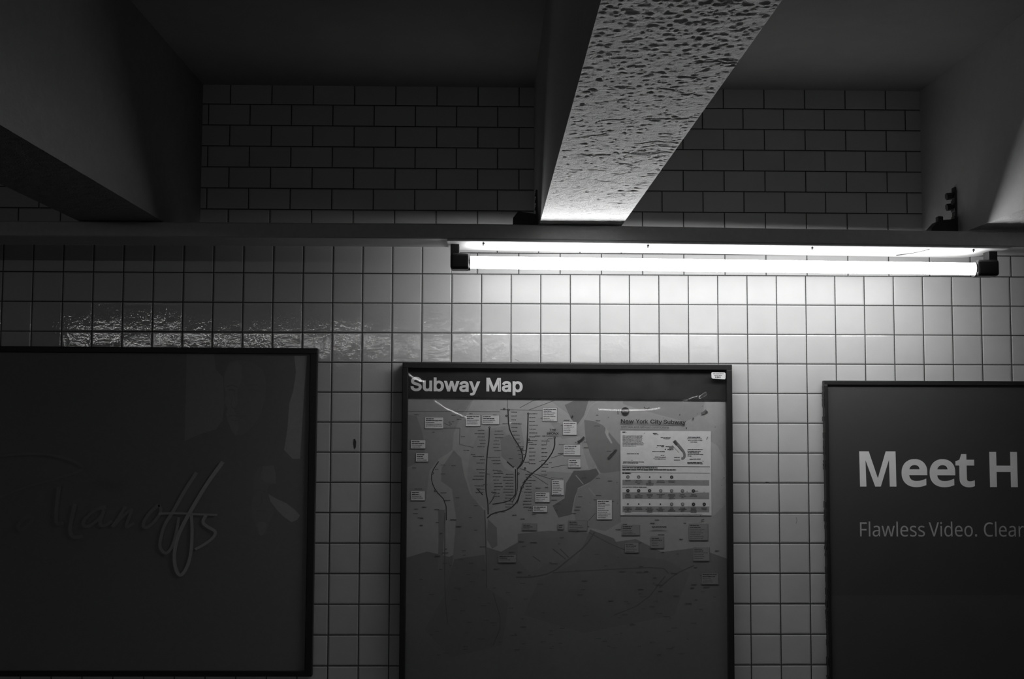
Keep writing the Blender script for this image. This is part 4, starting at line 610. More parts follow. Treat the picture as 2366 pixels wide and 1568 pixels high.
[712,248,709,216,770,216,831,216,892,216,892,246,885,271,871,290,857,309,835,318,805,318,776,318,754,309,738,291,721,273],
[1223,-7,1198,-7,1164,-7,1134,0,1108,14,1082,28,1061,49,1047,76,1032,104,1025,137,1025,177,1025,217,1031,251,1045,279,1058,307,1076,329,1100,344,1124,359,1152,367,1184,367,1215,367,1241,360,1264,347,1286,333,1303,314,1315,290,1327,265,1332,237,1332,204,1332,192,1332,180,1332,169,1250,169,1168,169,1086,169,1087,128,1097,97,1117,76,1137,54,1165,44,1201,44,1224,44,1244,46,1262,50,1279,54,1298,60,1316,69,1316,51,1316,34,1316,17,1298,9,1280,3,1262,-1,1244,-5],
[1090,248,1087,216,1148,216,1210,216,1271,216,1271,246,1264,271,1249,290,1235,309,1213,318,1183,318,1155,318,1133,309,1117,291,1100,273],
[1545,-7,1534,-7,1515,-7,1498,-3,1482,3,1466,10,1453,21,1443,37,1433,53,1428,76,1428,105,1428,175,1428,244,1428,314,1411,314,1394,314,1377,314,1377,324,1377,333,1377,343,1395,350,1412,358,1429,366,1437,392,1445,417,1453,443,1464,443,1476,443,1488,443,1488,415,1488,388,1488,360,1522,360,1557,360,1592,360,1592,345,1592,330,1592,314,1557,314,1522,314,1488,314,1488,245,1488,176,1488,106,1488,84,1493,68,1503,57,1514,47,1527,42,1544,42,1553,42,1562,42,1572,44,1581,46,1589,47,1594,49,1594,34,1594,19,1594,4,1588,1,1579,-2,1567,-4,1556,-6]],
}


def add_word(bm, key, x0, x1, z, cap, y, bold=0.0, capheight=0.509, slope=0.0):
    """outline letters, scaled so the word spans x0..x1 and its capitals are cap high; bold thickens the strokes"""
    cu = bpy.data.curves.new('w', 'CURVE')
    cu.dimensions = '2D'
    cu.fill_mode = 'BOTH'
    cu.resolution_u = 5
    loops = []
    for s in GLYPHS[key]:
        sp = cu.splines.new('BEZIER')
        n = len(s) // 6
        sp.bezier_points.add(n - 1)
        pts = [[v / 1000 for v in s[i * 6:i * 6 + 6]] for i in range(n)]
        loop = []
        for i, p in enumerate(sp.bezier_points):
            q = pts[i]
            p.handle_left_type = p.handle_right_type = 'FREE'
            p.handle_left, p.co, p.handle_right = (q[0], q[1], 0), (q[2], q[3], 0), (q[4], q[5], 0)
            r = pts[(i + 1) % n]
            for k in range(5):
                f = k / 5
                g = 1 - f
                loop.append(tuple(g ** 3 * q[2 + a] + 3 * g * g * f * q[4 + a] + 3 * g * f * f * r[a] + f ** 3 * r[2 + a] for a in (0, 1)))
        loops.append(loop)
        sp.use_cyclic_u = True
    o = bpy.data.objects.new('w', cu)
    C.objects.link(o)
    me = bpy.data.meshes.new_from_object(o.evaluated_get(bpy.context.evaluated_depsgraph_get()))
    xs = [v.co.x for v in me.vertices]
    a, b = min(xs) - bold, max(xs) + bold
    k = cap / (capheight + 2 * bold)
    kx = (x1 - x0) / (b - a)

    def at(px, py, lift=0.0):
        X = x0 + (px - a) * kx
        return (X, y - lift, z + (py + bold) * k + slope * (X - x0))

    def face(vs):
        try:
            f = bm.faces.new(vs)
        except ValueError:
            return
        f.normal_update()
        if f.normal.y > 0:
            f.normal_flip()
    vs = [bm.verts.new(at(v.co.x, v.co.y)) for v in me.vertices]
    for p in me.polygons:
        face([vs[i] for i in p.vertices])
    bpy.data.objects.remove(o)
    bpy.data.meshes.remove(me)
    bpy.data.curves.remove(cu)
    if bold > 0:
        for loop in loops:
            pts = []
            for p in loop:
                if not pts or math.hypot(p[0] - pts[-1][0], p[1] - pts[-1][1]) > 1e-4:
                    pts.append(p)
            if math.hypot(pts[0][0] - pts[-1][0], pts[0][1] - pts[-1][1]) < 1e-4:
                pts.pop()
            n = len(pts)
            L, R_ = [], []
            for i, p in enumerate(pts):
                u = Vector((p[0] - pts[i - 1][0], p[1] - pts[i - 1][1])).normalized()
                v = Vector((pts[(i + 1) % n][0] - p[0], pts[(i + 1) % n][1] - p[1])).normalized()
                nn = Vector((-u.y - v.y, u.x + v.x))
                nn = nn.normalized() if nn.length > 1e-4 else Vector((-v.y, v.x))
                c = max(0.45, abs(nn.dot(Vector((-v.y, v.x)))))
                nn = nn * (bold / c)
                L.append(bm.verts.new(at(p[0] + nn.x, p[1] + nn.y, 0.00004 + 0.000003 * i)))
                R_.append(bm.verts.new(at(p[0] - nn.x, p[1] - nn.y, 0.00004 + 0.000003 * i)))
            for i in range(n):
                j = (i + 1) % n
                face([L[i], L[j], R_[j], R_[i]])


# ------------------------------------------------------------------ the setting
XL, XR = -4.6, 5.4
CEIL_Z = 2.82
BEAM_Z = 2.225
wall = obj('wall_back', box((XL, 0, 0), (XR, 0.25, CEIL_Z + 0.15)), TILES)
tag(wall, kind='structure')
tag(obj('floor', box((XL, -11, -0.15), (XR, 0.25, 0)), FLOOR), kind='structure')
tag(obj('ceiling', box((XL, -11, CEIL_Z), (XR, 0.0, CEIL_Z + 0.15)), CEIL), kind='structure')


def value_noise(r, X, Y, f):
    """smooth random heights, about -1..1, f waves to the metre"""
    gx, gy = X * f + 1000.37, Y * f + 1000.71
    ix, iy = np.floor(gx).astype(int), np.floor(gy).astype(int)
    fx, fy = gx - ix, gy - iy
    fx, fy = fx * fx * (3 - 2 * fx), fy * fy * (3 - 2 * fy)
    tab = r.uniform(-1, 1, (256, 256))
    g = lambda a, b: tab[a % 256, b % 256]
    return (g(ix, iy) * (1 - fx) + g(ix + 1, iy) * fx) * (1 - fy) + (g(ix, iy + 1) * (1 - fx) + g(ix + 1, iy + 1) * fx) * fy


def soffit_heights(seed, xs_, ys_):
    """rough trowelled plaster: lumps, pits, cracks and a few shallow spalls (positive is up, into the beam)"""
    r = np.random.RandomState(seed)
    X, Y = np.meshgrid(xs_, ys_)
    warp = value_noise(r, X, Y, 9) * 0.012
    Hh = 0.00048 * value_noise(r, X + warp, Y, 42) + 0.00066 * value_noise(r, X, Y + warp, 88) + 0.00050 * value_noise(r, X, Y, 150)
    Hh *= 0.65 + 0.5 * (value_noise(r, X, Y, 4) + 1) / 2
    w_ = xs_[-1] - xs_[0]
    for _ in range(800):                                    # pits
        cx, cy = r.uniform(xs_[0], xs_[-1]), -r.uniform(0.45, 2.95)
        rad = r.choice([0.0028, 0.0036, 0.005, 0.0075], p=[.45, .33, .18, .04])
        dep = rad * r.uniform(.2, .45)
        jx, jy = np.where(abs(xs_ - cx) < rad * 2)[0], np.where(abs(ys_ - cy) < rad * 2)[0]
        if len(jx) and len(jy):
            sl = np.ix_(jy, jx)
            d = np.hypot(X[sl] - cx, (Y[sl] - cy)) / rad
            Hh[sl] += dep * np.exp(-d ** 2 * 1.6)
    for _ in range(70):                                      # hairline cracks, mostly across the beam
        x, y = r.uniform(xs_[0], xs_[-1]), -r.uniform(0.5, 2.2)
        if r.rand() < .6:
            x = r.uniform(xs_[0] + w_ * .55, xs_[-1])
        a = r.normal(0, .35)
        for k in range(r.randint(8, 34)):
            a += r.normal(0, .35)
            a *= .9
            x, y = x + .003 * math.cos(a), y + .003 * math.sin(a)
            jx, jy = np.where(abs(xs_ - x) < .006)[0], np.where(abs(ys_ - y) < .006)[0]
            if len(jx) and len(jy):
                sl = np.ix_(jy, jx)
                Hh[sl] = np.maximum(Hh[sl], 0.0015 * np.exp(-((X[sl] - x) ** 2 + (Y[sl] - y) ** 2) / .0028 ** 2))
    for fx, cy, ra, rb in ((.86, -1.13, .022, .014), (.80, -1.02, .026, .012), (.66, -.93, .03, .016), (.78, -.84, .034, .014), (.93, -1.3, .03, .02), (.3, -1.45, .04, .012)):
        cx = xs_[0] + fx * w_
        d = np.hypot((X - cx) / ra, (Y - cy) / rb)
        Hh += 0.0014 / (1 + np.exp((d - 1) * 9))
    edge_ = np.minimum(X - xs_[0], xs_[-1] - X)
    return Hh * np.clip(0.35 + edge_ / 0.012, 0, 1)


def beam(x0, x1, label, mat, seed, step):
    nx = int(round((x1 - x0) / step))
    xs_ = np.linspace(x0, x1, nx + 1)
    ys_ = np.concatenate([np.arange(0, -0.44, -0.04), np.arange(-0.44, -2.96, -step), np.linspace(-2.96, -4.6, 30)])
    Hh = soffit_heights(seed, xs_, ys_)
    bm = bmesh.new()
    low = [[bm.verts.new((x, y, BEAM_Z + Hh[j, i])) for i, x in enumerate(xs_)] for j, y in enumerate(ys_)]
    for a, b in zip(low, low[1:]):
        for i in range(nx):
            bm.faces.new((a[i], a[i + 1], b[i + 1], b[i])).smooth = True
    top = [[bm.verts.new((x, y, CEIL_Z)) for x in (x0, x1)] for y in ys_]
    for a, b, c, d in zip(low, low[1:], top, top[1:]):
        bm.faces.new((a[0], b[0], d[0], c[0]))
        bm.faces.new((b[-1], a[-1], c[1], d[1]))
    bm.faces.new(low[-1] + [top[-1][1], top[-1][0]])
    bm.faces.new(low[0][::-1] + [top[0][0], top[0][1]])
    for a, b in zip(top, top[1:]):
        bm.faces.new((a[0], b[0], b[1], a[1]))
    bmesh.ops.recalc_face_normals(bm, faces=bm.faces)
    sharp = [e for e in bm.edges if len(e.link_faces) == 2 and e.calc_face_angle() > 1.0]
    for e in sharp:
        e.smooth = False
    return tag(obj('ceiling_beam', bm, mat), label, kind='structure')


beam(-0.765, -0.491, 'concrete ceiling beam over the left poster, shade put into its paint', BEAM_SHADED, 3, 0.008)
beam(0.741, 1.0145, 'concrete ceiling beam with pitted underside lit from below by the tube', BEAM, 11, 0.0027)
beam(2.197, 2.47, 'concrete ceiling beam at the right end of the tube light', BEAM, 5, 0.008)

# marks on the tiles
stain = Print(0, 0, 1, -1, -0.0006)
stain.poly([(0.083, 1.507), (0.089, 1.509), (0.093, 1.498), (0.092, 1.478), (0.088, 1.470), (0.084, 1.476), (0.082, 1.492)], ink(0.05))
stain.line([(1.594, 1.3535), (1.602, 1.3532), (1.609, 1.351)], 0.0032, ink(0.05))
stain.line([(1.706, 1.226), (1.7085, 1.214), (1.705, 1.203)], 0.0018, ink(0.22))
stain.line([(0.672, 1.802), (0.684, 1.797), (0.69, 1.794)], 0.002, ink(0.3))
stain.finish('stain', wall)

# ------------------------------------------------------------------ cable trough along the wall
TY0, TY1 = -0.473, -0.288


def trough_top(x):
    return 2.2232 if x < 0.54 else 2.2232 - 0.0086 * (x - 0.54)


bm = bmesh.new()
xs = [XL, -2, -1, 0, 0.3, 0.54, 0.8, 1.1, 1.4, 1.7, 2.0, 2.3, 2.6, 3.2, 4.0, XR]
secs = []
for x in xs:
    t = trough_top(x)
    j = rnd.uniform(-.0006, .0006)
    sec = [(TY0 + 0.004, t + j), (TY0, t - 0.004 + j), (TY0, t - 0.0470), (TY0 + 0.0035, t - 0.0500),
           (TY1, t - 0.0500), (TY1, t)]
    secs.append([bm.verts.new((x, y, z)) for y, z in sec])
for a, b in zip(secs, secs[1:]):
    for i in range(6):
        bm.faces.new((a[i], b[i], b[(i + 1) % 6], a[(i + 1) % 6]))
bm.faces.new(secs[0][::-1])
bm.faces.new(secs[-1])
bmesh.ops.recalc_face_normals(bm, faces=bm.faces)
tag(obj('cable_trough', bm, TROUGH), 'long grey metal trough running under the ceiling beams, above the lit tube', 'cable trough')


def bracket(x, face_x, label, z_top, heavy):
    o = thing('hanger_bracket', label, 'bracket', (face_x, -0.292, 2.25), 'hanger brackets on the beams')
    h = z_top - 2.25
    bm = bmesh.new()
    add_box(bm, (-0.006, -0.014, -0.035), (0.0, 0.014, h), 0.0015)
    for k in range(5):
        add_box(bm, (-0.0085, -0.016 + rnd.uniform(-.003, .003), h * k / 5), (-0.004, 0.015, h * k / 5 + 0.012), 0.001)
    obj('strap', bm, STRAP, o)
    # clamp block beside the strap
    bm = bmesh.new()
    if heavy:
        add_prism(bm, [(-0.098, -0.026), (-0.092, -0.004), (-0.070, 0.020), (-0.058, 0.024), (-0.030, 0.026), (-0.012, 0.030), (-0.001, 0.036), (-0.001, -0.026)], -0.022, 0.03)
        add_box(bm, (-0.066, -0.012, 0.014), (-0.046, 0.012, 0.040), 0.004)
    else:
        add_prism(bm, [(-0.084, -0.026), (-0.084, 0.022), (-0.066, 0.045), (-0.035, 0.040), (-0.008, 0.036), (-0.001, 0.030), (-0.001, -0.026)], -0.022, 0.03)
    obj('clamp', bm, DARK_STEEL, o)
    if heavy:
        for zz in (0.112, 0.074):
            bm = bmesh.new()
            add_tube(bm, (-0.002, 0, zz), (-0.018, 0, zz), 0.007, 12)
            add_tube(bm, (-0.014, 0, zz), (-0.030, 0, zz - 0.002), 0.0125, 6)
            obj('bolt', bm, DARK_STEEL, o)
    return o


bracket(0, 0.741, 'dark hanger bracket on the left face of the middle ceiling beam', 2.372, False)
bracket(0, 2.197, 'dark hanger bracket with two bolts on the face of the right ceiling beam', 2.392, True)

# ------------------------------------------------------------------ fluorescent light
FX0, FX1 = 0.4375, 2.300


def tray_bottom(x):
    return 2.1654 - 0.0074 * (x - FX0)


light = thing('fluorescent_light', 'bare lit fluorescent tube in a white batten under the trough', 'light', (FX0, -0.39, 2.165))
L0 = Vector(light.location)


def lp(x, y, z):
    return (x - L0.x, y - L0.y, z - L0.z)


bm = bmesh.new()
prof = []
for x, yb in ((FX0, -0.268), (1.0, -0.262), (1.6, -0.254), (2.235, -0.246), (FX1 - 0.02, -0.30), (FX1, -0.40)):
    zb = tray_bottom(x)
    zt = trough_top(x) - 0.0502
    sec = [(TY0, zt), (TY0, zb + 0.002), (TY0 + 0.003, zb), (yb - 0.004, zb), (yb, zb + 0.002), (yb, zt)]
    prof.append([bm.verts.new(lp(x, y, z)) for y, z in sec])
for a, b in zip(prof, prof[1:]):
    for i in range(6):
        bm.faces.new((a[i], b[i], b[(i + 1) % 6], a[(i + 1) % 6]))
bm.faces.new(prof[0][::-1])
bm.faces.new(prof[-1])
bmesh.ops.recalc_face_normals(bm, faces=bm.faces)
for f in bm.faces:
    c = f.calc_center_median()
    f.material_index = 1 if f.normal.y < -0.7 else 0
obj('housing', bm, [ENAMEL, TROUGH], light)

TA, TB = Vector((0.503, -0.393, 2.1062)), Vector((2.230, -0.393, 2.0938))
bm = bmesh.new()
N = 14
for i in range(N):
    a = TA.lerp(TB, i / N) - L0
    b = TA.lerp(TB, (i + 1) / N) - L0
    add_tube(bm, a, b, 0.0205, 28, caps=False)
bmesh.ops.remove_doubles(bm, verts=bm.verts, dist=1e-5)
obj('tube', bm, GLOW, light, smooth=True)


def holder(x, side, length):
    """black lamp holder: neck up to the batten, rounded body, collar round the tube end"""
    zc = TA.lerp(TB, (x - TA.x) / (TB.x - TA.x)).z
    zb = tray_bottom(x)
    s = side
    bm = bmesh.new()
    xo = x - s * length                      # outer end
    # rounded body round the tube end
    lo = (min(x, xo), -0.424, zc - 0.0265)
    hi = (max(x, xo), -0.360, zc + 0.0285)
    add_box(bm, [a - b for a, b in zip(lo, L0)], [a - b for a, b in zip(hi, L0)], 0.009, 3)
    # neck
    lo = (min(xo, xo + s * 0.029), -0.410, zc + 0.018)
    hi = (max(xo, xo + s * 0.029), -0.365, zb + 0.001)
    add_box(bm, [a - b for a, b in zip(lo, L0)], [a - b for a, b in zip(hi, L0)], 0.002, 2)
    # flared lip
    add_tube(bm, Vector((x - s * 0.012, -0.393, zc)) - L0, Vector((x + s * 0.002, -0.393, zc)) - L0, 0.0275, 28)
    o = obj('lamp_holder', bm, BLACK, light)
    return o


holder(0.5105, 1, 0.064)
holder(2.2130, -1, 0.074)
for x in (0.5565, 1.1004, 1.6465, 2.186):
    zb = tray_bottom(x)
    bm = bmesh.new()
    add_tube(bm, lp(x, -0.455, zb + 0.002), lp(x - 0.001, -0.455, zb - 0.011), 0.0021, 8)
    add_tube(bm, lp(x, -0.455, zb - 0.0015), lp(x, -0.455, zb - 0.0065), 0.0042, 8)
    tag(obj('screw', bm, DARK_STEEL, light), 'small dark screw hanging from the batten')
# a cable stub that shows below the batten
bm = bmesh.new()
pts = [Vector(lp(2.045, -0.44, tray_bottom(2.0) - 0.001)), Vector(lp(2.03, -0.42, tray_bottom(2.0) - 0.004)), Vector(lp(2.015, -0.37, tray_bottom(2.0) - 0.004)), Vector(lp(1.985, -0.30, tray_bottom(2.0) - 0.002))]
for a, b in zip(pts, pts[1:]):
    add_tube(bm, a, b, 0.0016, 8)
obj('wire', bm, STRAP, light)

# ------------------------------------------------------------------ the same lights across the hall, seen as reflections in the glaze
far = None
for i, x0 in enumerate((-4.30, -2.35, -0.40, 1.55)):
    if far is None:
        far = thing('fluorescent_light', None, 'light', (0, 0, 0))
        zc = 2.445
        bm = bmesh.new()
        add_box(bm, (0, -0.06, zc + 0.045), (1.92, 0.06, zc + 0.085), 0.004)
        hs = obj('housing', bm, ENAMEL, far)
        bm = bmesh.new()
        add_tube(bm, (0.02, 0, zc), (1.90, 0, zc), 0.016, 16)
        obj('tube', bm, GLOW_DIM, far, smooth=True)
        for xx in (0.0, 1.89):
            obj('lamp_holder', box((xx, -0.025, zc - 0.03), (xx + 0.03, 0.025, zc + 0.05), 0.003), BLACK, far)
        for xx in (0.3, 1.5):
            bm = bmesh.new()
            add_tube(bm, (xx, 0, zc + 0.08), (xx, 0, CEIL_Z), 0.008, 8)
            obj('rod', bm, DARK_STEEL, far)
        o = far
    else:
        o = copy_tree(far)
    o.location = (x0, -9.0, 0)
    tag(o, '%s of the four battens hung across the hall, mirrored in the glazed tiles' % ('leftmost', 'second from left', 'third from left', 'rightmost')[i], 'light', 'battens across the hall')


# ------------------------------------------------------------------ wall cases
def frame_mesh(w_, h_, bar, top, depth, ragged=0.0, bottom=None):
    """mitred frame round an opening, origin at top left, wall side at y = 0"""
    bottom = top if bottom is None else bottom
    bm = bmesh.new()
    add_box(bm, (0, -depth, -top), (w_, 0, 0), 0.0025)
    add_box(bm, (0, -depth, -h_), (w_, 0, -h_ + bottom), 0.0025)
    add_box(bm, (0, -depth, -h_ + bottom * .9), (bar, 0, -top * .9), 0.0025)
    add_box(bm, (w_ - bar, -depth, -h_ + bottom * .9), (w_, 0, -top * .9), 0.0025)
    if ragged:
        for _ in range(60):
            z = -rnd.uniform(0.02, h_ * .9)
            l = rnd.uniform(.008, .03)
            add_box(bm, (-rnd.uniform(.0008, ragged), -depth * .9, z - l), (0.002, -0.002, z), 0.0006, 1)
    return bm


# ---- subway map case
MW, MH = 1.2035, 1.60
case = thing('map_case', 'black framed map case under clear plastic, mounted below the lit tube', 'map case', (0.2625, 0, 1.7862))
case.rotation_euler = (0, math.radians(0.12), 0)
obj('frame', frame_mesh(MW, MH, 0.0205, 0.0205, 0.045), FRAME, case)
obj('backing', box((0.01, -0.020, -MH + 0.01), (MW - 0.01, -0.001, -0.01)), GREY_BLACK, case)

# sheet units: 0..761 across, counted from the case's outer left and top edge
U = MW / 763.0


def r1(x, y):
    return (0.34657 * x - 30, 0.34657 * y - 17)


def r4(x, y):
    return (0.34657 * x - 30, 0.34657 * y + 343)


def z3(x, y):
    return (0.2071 * x, 83 + 0.2071 * y)


def z5(x, y):
    return (470 + 0.20408 * x, 83 + 0.20408 * y)


pr = Print(0, 0, U, 0.00155, -0.0205)
PAPER, LAND, WATER, DARKW, WHITE, INKD, INKM = ink(0.41), ink(0.50), ink(0.25), ink(0.17), ink(0.84), ink(0.035), ink(0.12)
pr.rect(11, 83, 751, 1025, PAPER)
pr.poly([(11, 455), (60, 440), (110, 452), (180, 425), (230, 440), (300, 400), (352, 415), (410, 398), (470, 420), (540, 410), (600, 440), (680, 430), (751, 455), (751, 1025), (11, 1025)], ink(0.215))  # lower sheet printed darker, the light's fall-off put into the ink
S = lambda f, pts: [f(*p) for p in pts]
# land and water; shapes on the lower sheet also darkened for the fainter light
pr.poly(S(r1, [(118, 285), (560, 285), (470, 420), (430, 520), (420, 640), (330, 700), (270, 780), (250, 960), (118, 980)]), ink(0.34))
pr.poly(S(r1, [(118, 400), (180, 410), (215, 500), (240, 610), (235, 700), (118, 760)]), ink(0.26))
pr.poly(S(r1, [(430, 640), (480, 690), (500, 800), (540, 930), (640, 1050), (660, 1200), (640, 1500), (420, 1500), (450, 1100), (420, 900), (350, 850), (350, 760)]), ink(0.29))
pr.poly(S(r1, [(560, 292), (1060, 292), (1180, 380), (1240, 430), (1200, 470), (1010, 420), (780, 470), (640, 500), (560, 480), (500, 420)]), LAND)
pr.poly(S(r1, [(600, 520), (760, 500), (800, 560), (740, 700), (770, 760), (850, 790), (830, 960), (720, 1010), (660, 1050), (560, 960), (520, 820), (540, 640)]), ink(0.37))
pr.poly(S(r1, [(870, 420), (1060, 430), (1150, 560), (1270, 540), (1300, 660), (1330, 760), (1240, 790), (1080, 780), (960, 800), (890, 760), (900, 600)]), LAND)
pr.poly(S(r1, [(740, 560), (800, 530), (860, 600), (890, 680), (880, 730), (850, 760), (790, 720), (750, 680)]), ink(0.29))
pr.poly(S(r1, [(1170, 330), (1240, 295), (1330, 295), (1300, 400), (1250, 470), (1210, 420)]), ink(0.22))
pr.poly(S(r1, [(1300, 430), (1390, 440), (1430, 470), (1540, 600), (1545, 790), (1410, 790), (1340, 660), (1310, 560)]), WATER)
pr.poly(S(r1, [(1445, 480), (1465, 510), (1462, 530), (1490, 585), (1480, 590), (1450, 540), (1440, 515)]), LAND)
pr.poly(S(r1, [(1230, 775), (1330, 770), (1390, 755), (1400, 800), (1340, 850), (1260, 890), (1235, 960), (1215, 1070), (1130, 1090), (1090, 1010), (1170, 960), (1180, 860)]), DARKW)
pr.poly(S(r1, [(1400, 795), (1545, 775), (1545, 1120), (1440, 1180), (1300, 1150), (1240, 1110), (1232, 1000), (1255, 900), (1330, 860)]), ink(0.33))
pr.poly(S(r1, [(2150, 575), (2195, 600), (2235, 690), (2242, 800), (2242, 1000), (2150, 1090)]), LAND)
pr.poly(S(r1, [(2115, 300), (2240, 300), (2242, 440), (2200, 468), (2150, 455), (2108, 420), (2125, 360)]), ink(0.44))
pr.poly(S(r1, [(1560, 293), (2110, 296), (2100, 380), (1980, 440), (1830, 400), (1650, 350), (1560, 320)]), ink(0.33))
pr.poly(S(r4, [(860, 160), (1060, 140), (1330, 150), (1290, 280), (1180, 330), (1060, 360), (940, 420), (860, 330)]), ink(0.235))
pr.poly(S(r4, [(1340, 130), (1500, 190), (1560, 300), (1840, 330), (2000, 420), (1900, 700), (1300, 820), (900, 700), (1000, 470), (1250, 350)]), ink(0.19))
pr.poly(S(r4, [(330, 0), (375, 0), (370, 200), (360, 400), (330, 400), (335, 200)]), ink(0.25))
pr.poly(S(r4, [(660, 60), (720, 120), (725, 240), (690, 260), (655, 200)]), ink(0.25))
pr.poly(S(r4, [(440, 330), (640, 300), (660, 520), (800, 620), (760, 900), (420, 980), (250, 800), (380, 560)]), ink(0.19))
# parkways and bridges
for pts, w_ in (([(1270, 470), (1300, 430), (1322, 380), (1345, 330), (1400, 300)], 6), ([(1310, 430), (1360, 432), (1420, 460)], 4),
                ([(1245, 805), (1296, 866)], 6), ([(1372, 738), (1402, 790)], 6), ([(1330, 890), (1375, 945)], 4), ([(420, 640), (330, 730), (290, 790)], 4)):
    pr.line(S(r1, pts), w_ * .35, ink(0.46), smooth=1)
# borders
for pts in ([(118, 378), (735, 378)], [(470, 490), (468, 600), (560, 620)], [(785, 292), (788, 360)], [(870, 350), (960, 300), (1010, 292)], [(930, 365), (1100, 300)],
            [(740, 362), (1022, 368)], [(260, 490), (470, 490)], [(360, 455), (410, 478)], [(1110, 840), (980, 800), (870, 760)], [(920, 780), (1060, 870)],
            [(1195, 735), (1150, 740), (1080, 755)], [(1163, 660), (1080, 690)], [(1330, 1110), (1375, 1060)], [(690, 960), (710, 930)], [(585, 900), (620, 930)]):
    pr.line(S(r1, pts), 1.3, INKM)
# subway lines
LINES = [([(667, 485), (666, 560), (655, 640), (648, 740), (645, 880), (648, 930), (660, 985), (662, 1070)], 8),
         ([(790, 360), (795, 480), (822, 545), (870, 615), (890, 670), (888, 720), (853, 765)], 8),
         ([(925, 395), (921, 560), (915, 640), (905, 690), (884, 735), (853, 765)], 8),
         ([(842, 765), (846, 900), (840, 945), (795, 985), (690, 1002)], 7),
         ([(854, 765), (858, 880), (850, 935), (820, 990)], 5),
         ([(1103, 555), (1104, 610), (1080, 668), (1020, 742), (945, 800), (893, 866), (872, 930), (855, 985), (800, 1040), (690, 1062), (655, 1095)], 8),
         ([(1090, 560), (1050, 560), (1050, 600)], 3),
         ([(785, 715), (830, 755)], 8), ([(890, 860), (950, 790)], 4),
         ([(330, 715), (286, 785), (284, 850), (312, 912), (382, 985), (385, 1110)], 6),
         ([(880, 880), (868, 960), (852, 1000)], 4), ([(585, 895), (625, 940)], 6), ([(700, 955), (670, 1000)], 5)]
for pts, w_ in LINES:
    pr.line(S(r1, pts), w_ * .36, INKD, smooth=1)
for pts, w_ in (([(1370, 150), (1310, 240), (1200, 330), (1090, 420), (960, 450), (850, 450)], 9), ([(1090, 420), (1330, 405), (1500, 395), (1820, 380), (1860, 420)], 7),
                ([(960, 310), (1010, 345)], 6), ([(1090, 260), (1180, 330)], 6), ([(1140, 260), (1200, 320)], 6), ([(640, 0), (650, 300), (655, 520)], 6),
                ([(375, 20), (378, 560), (400, 760)], 5), ([(1840, 440), (1700, 620), (1500, 700)], 7), ([(2030, 370), (1900, 430), (1800, 520)], 8),
                ([(1330, 150), (1500, 240), (1640, 290)], 6), ([(700, 560), (760, 760), (700, 900)], 5)):
    pr.line(S(r4, pts), w_ * .36, INKM, smooth=1)
# station names either side of the lines
for y in list(range(505, 960, 22)):
    if rnd.random() < .9:
        x = 655 - rnd.uniform(12, 25)
        pr.words(*r1(x - rnd.uniform(35, 75), y), r1(x, y)[0], 2.0, INKM)
    if rnd.random() < .8:
        x = 690 + rnd.uniform(0, 15)
        pr.words(*r1(x, y + 4), r1(x + rnd.uniform(30, 65), y)[0], 1.9, INKM)
for y in list(range(380, 720, 26)):
    f = (y - 380) / 340
    x = 800 + 75 * max(0, f - .3) * 1.2
    pr.words(*r1(x + 12, y), r1(x + rnd.uniform(45, 75), y)[0], 1.9, INKM)
    pr.words(*r1(932, y + 10), r1(932 + rnd.uniform(35, 60), y)[0], 1.9, INKM)
    if y < 640:
        pr.words(*r1(1015, y + 190 if y > 540 else y + 195), r1(1015 + rnd.uniform(30, 55), y)[0], 1.7, INKM)
for y in range(800, 1040, 20):
    pr.words(*r1(770 + rnd.uniform(-10, 10), y), r1(830, y)[0], 1.9, INKM)
    pr.words(*r1(890 + rnd.uniform(-5, 25), y), r1(950, y)[0], 1.8, INKM)
for _ in range(90):
    x, y = rnd.uniform(150, 1500), rnd.uniform(390, 1100)
    pr.words(*r1(x, y), r1(x + rnd.uniform(14, 40), y)[0], 1.6, INKM)
for _ in range(150):
    x, y = rnd.uniform(130, 2200), rnd.uniform(60, 980)
    pr.words(*r4(x, y), r4(x + rnd.uniform(14, 46), y)[0], 1.7, INKM)
# station dots
for x, y in ((667, 485), (925, 390), (1103, 552), (930, 565), (886, 630), (292, 795), (310, 912), (780, 405), (765, 358), (862, 795), (905, 760), (890, 885), (795, 365)):
    a = r1(x, y)
    pr.disc(a[0], a[1], 2.6, INKD, 14)
    pr.disc(a[0], a[1], 1.1, ink(0.34), 10)
# boxed notes
BOX1 = [(238, 418, 360, 492), (510, 402, 606, 476), (618, 402, 732, 462), (1022, 350, 1118, 440), (1158, 445, 1250, 532), (1163, 600, 1275, 670), (1195, 695, 1277, 752),
        (1085, 838, 1165, 938), (1385, 970, 1485, 1100), (145, 572, 242, 628), (180, 660, 262, 716), (150, 915, 242, 976), (975, 920, 1070, 985), (960, 1010, 1055, 1052)]
BOX4 = [(890, 92, 985, 135), (1197, 72, 1320, 136), (1552, 100, 1670, 166), (1745, 178, 1830, 252), (2000, 92, 2125, 198), (2028, 250, 2135, 336), (732, 300, 848, 350),
        (1572, 218, 1662, 282), (2082, 420, 2192, 492), (1125, 95, 1166, 128)]
for f, bs, sh in ((r1, BOX1, WHITE), (r4, BOX4, ink(0.30))):
    for x0, y0, x1, y1 in bs:
        a, b = f(x0, y0), f(x1, y1)
        pr.rect(a[0] - .5, a[1] - .5, b[0] + 1.0, b[1] + 1.0, ink(0.15))
        pr.rect(a[0], a[1], b[0], b[1], sh)
        y = a[1] + 3.5
        k = 0
        while y < b[1] - 1.5:
            pr.words(a[0] + 2, y, a[0] + 2 + (b[0] - a[0] - 4) * rnd.uniform(.45, 1), 1.9 if k < 2 else 1.4, INKD if k < 2 else INKM)
            y += 4.2
            k += 1
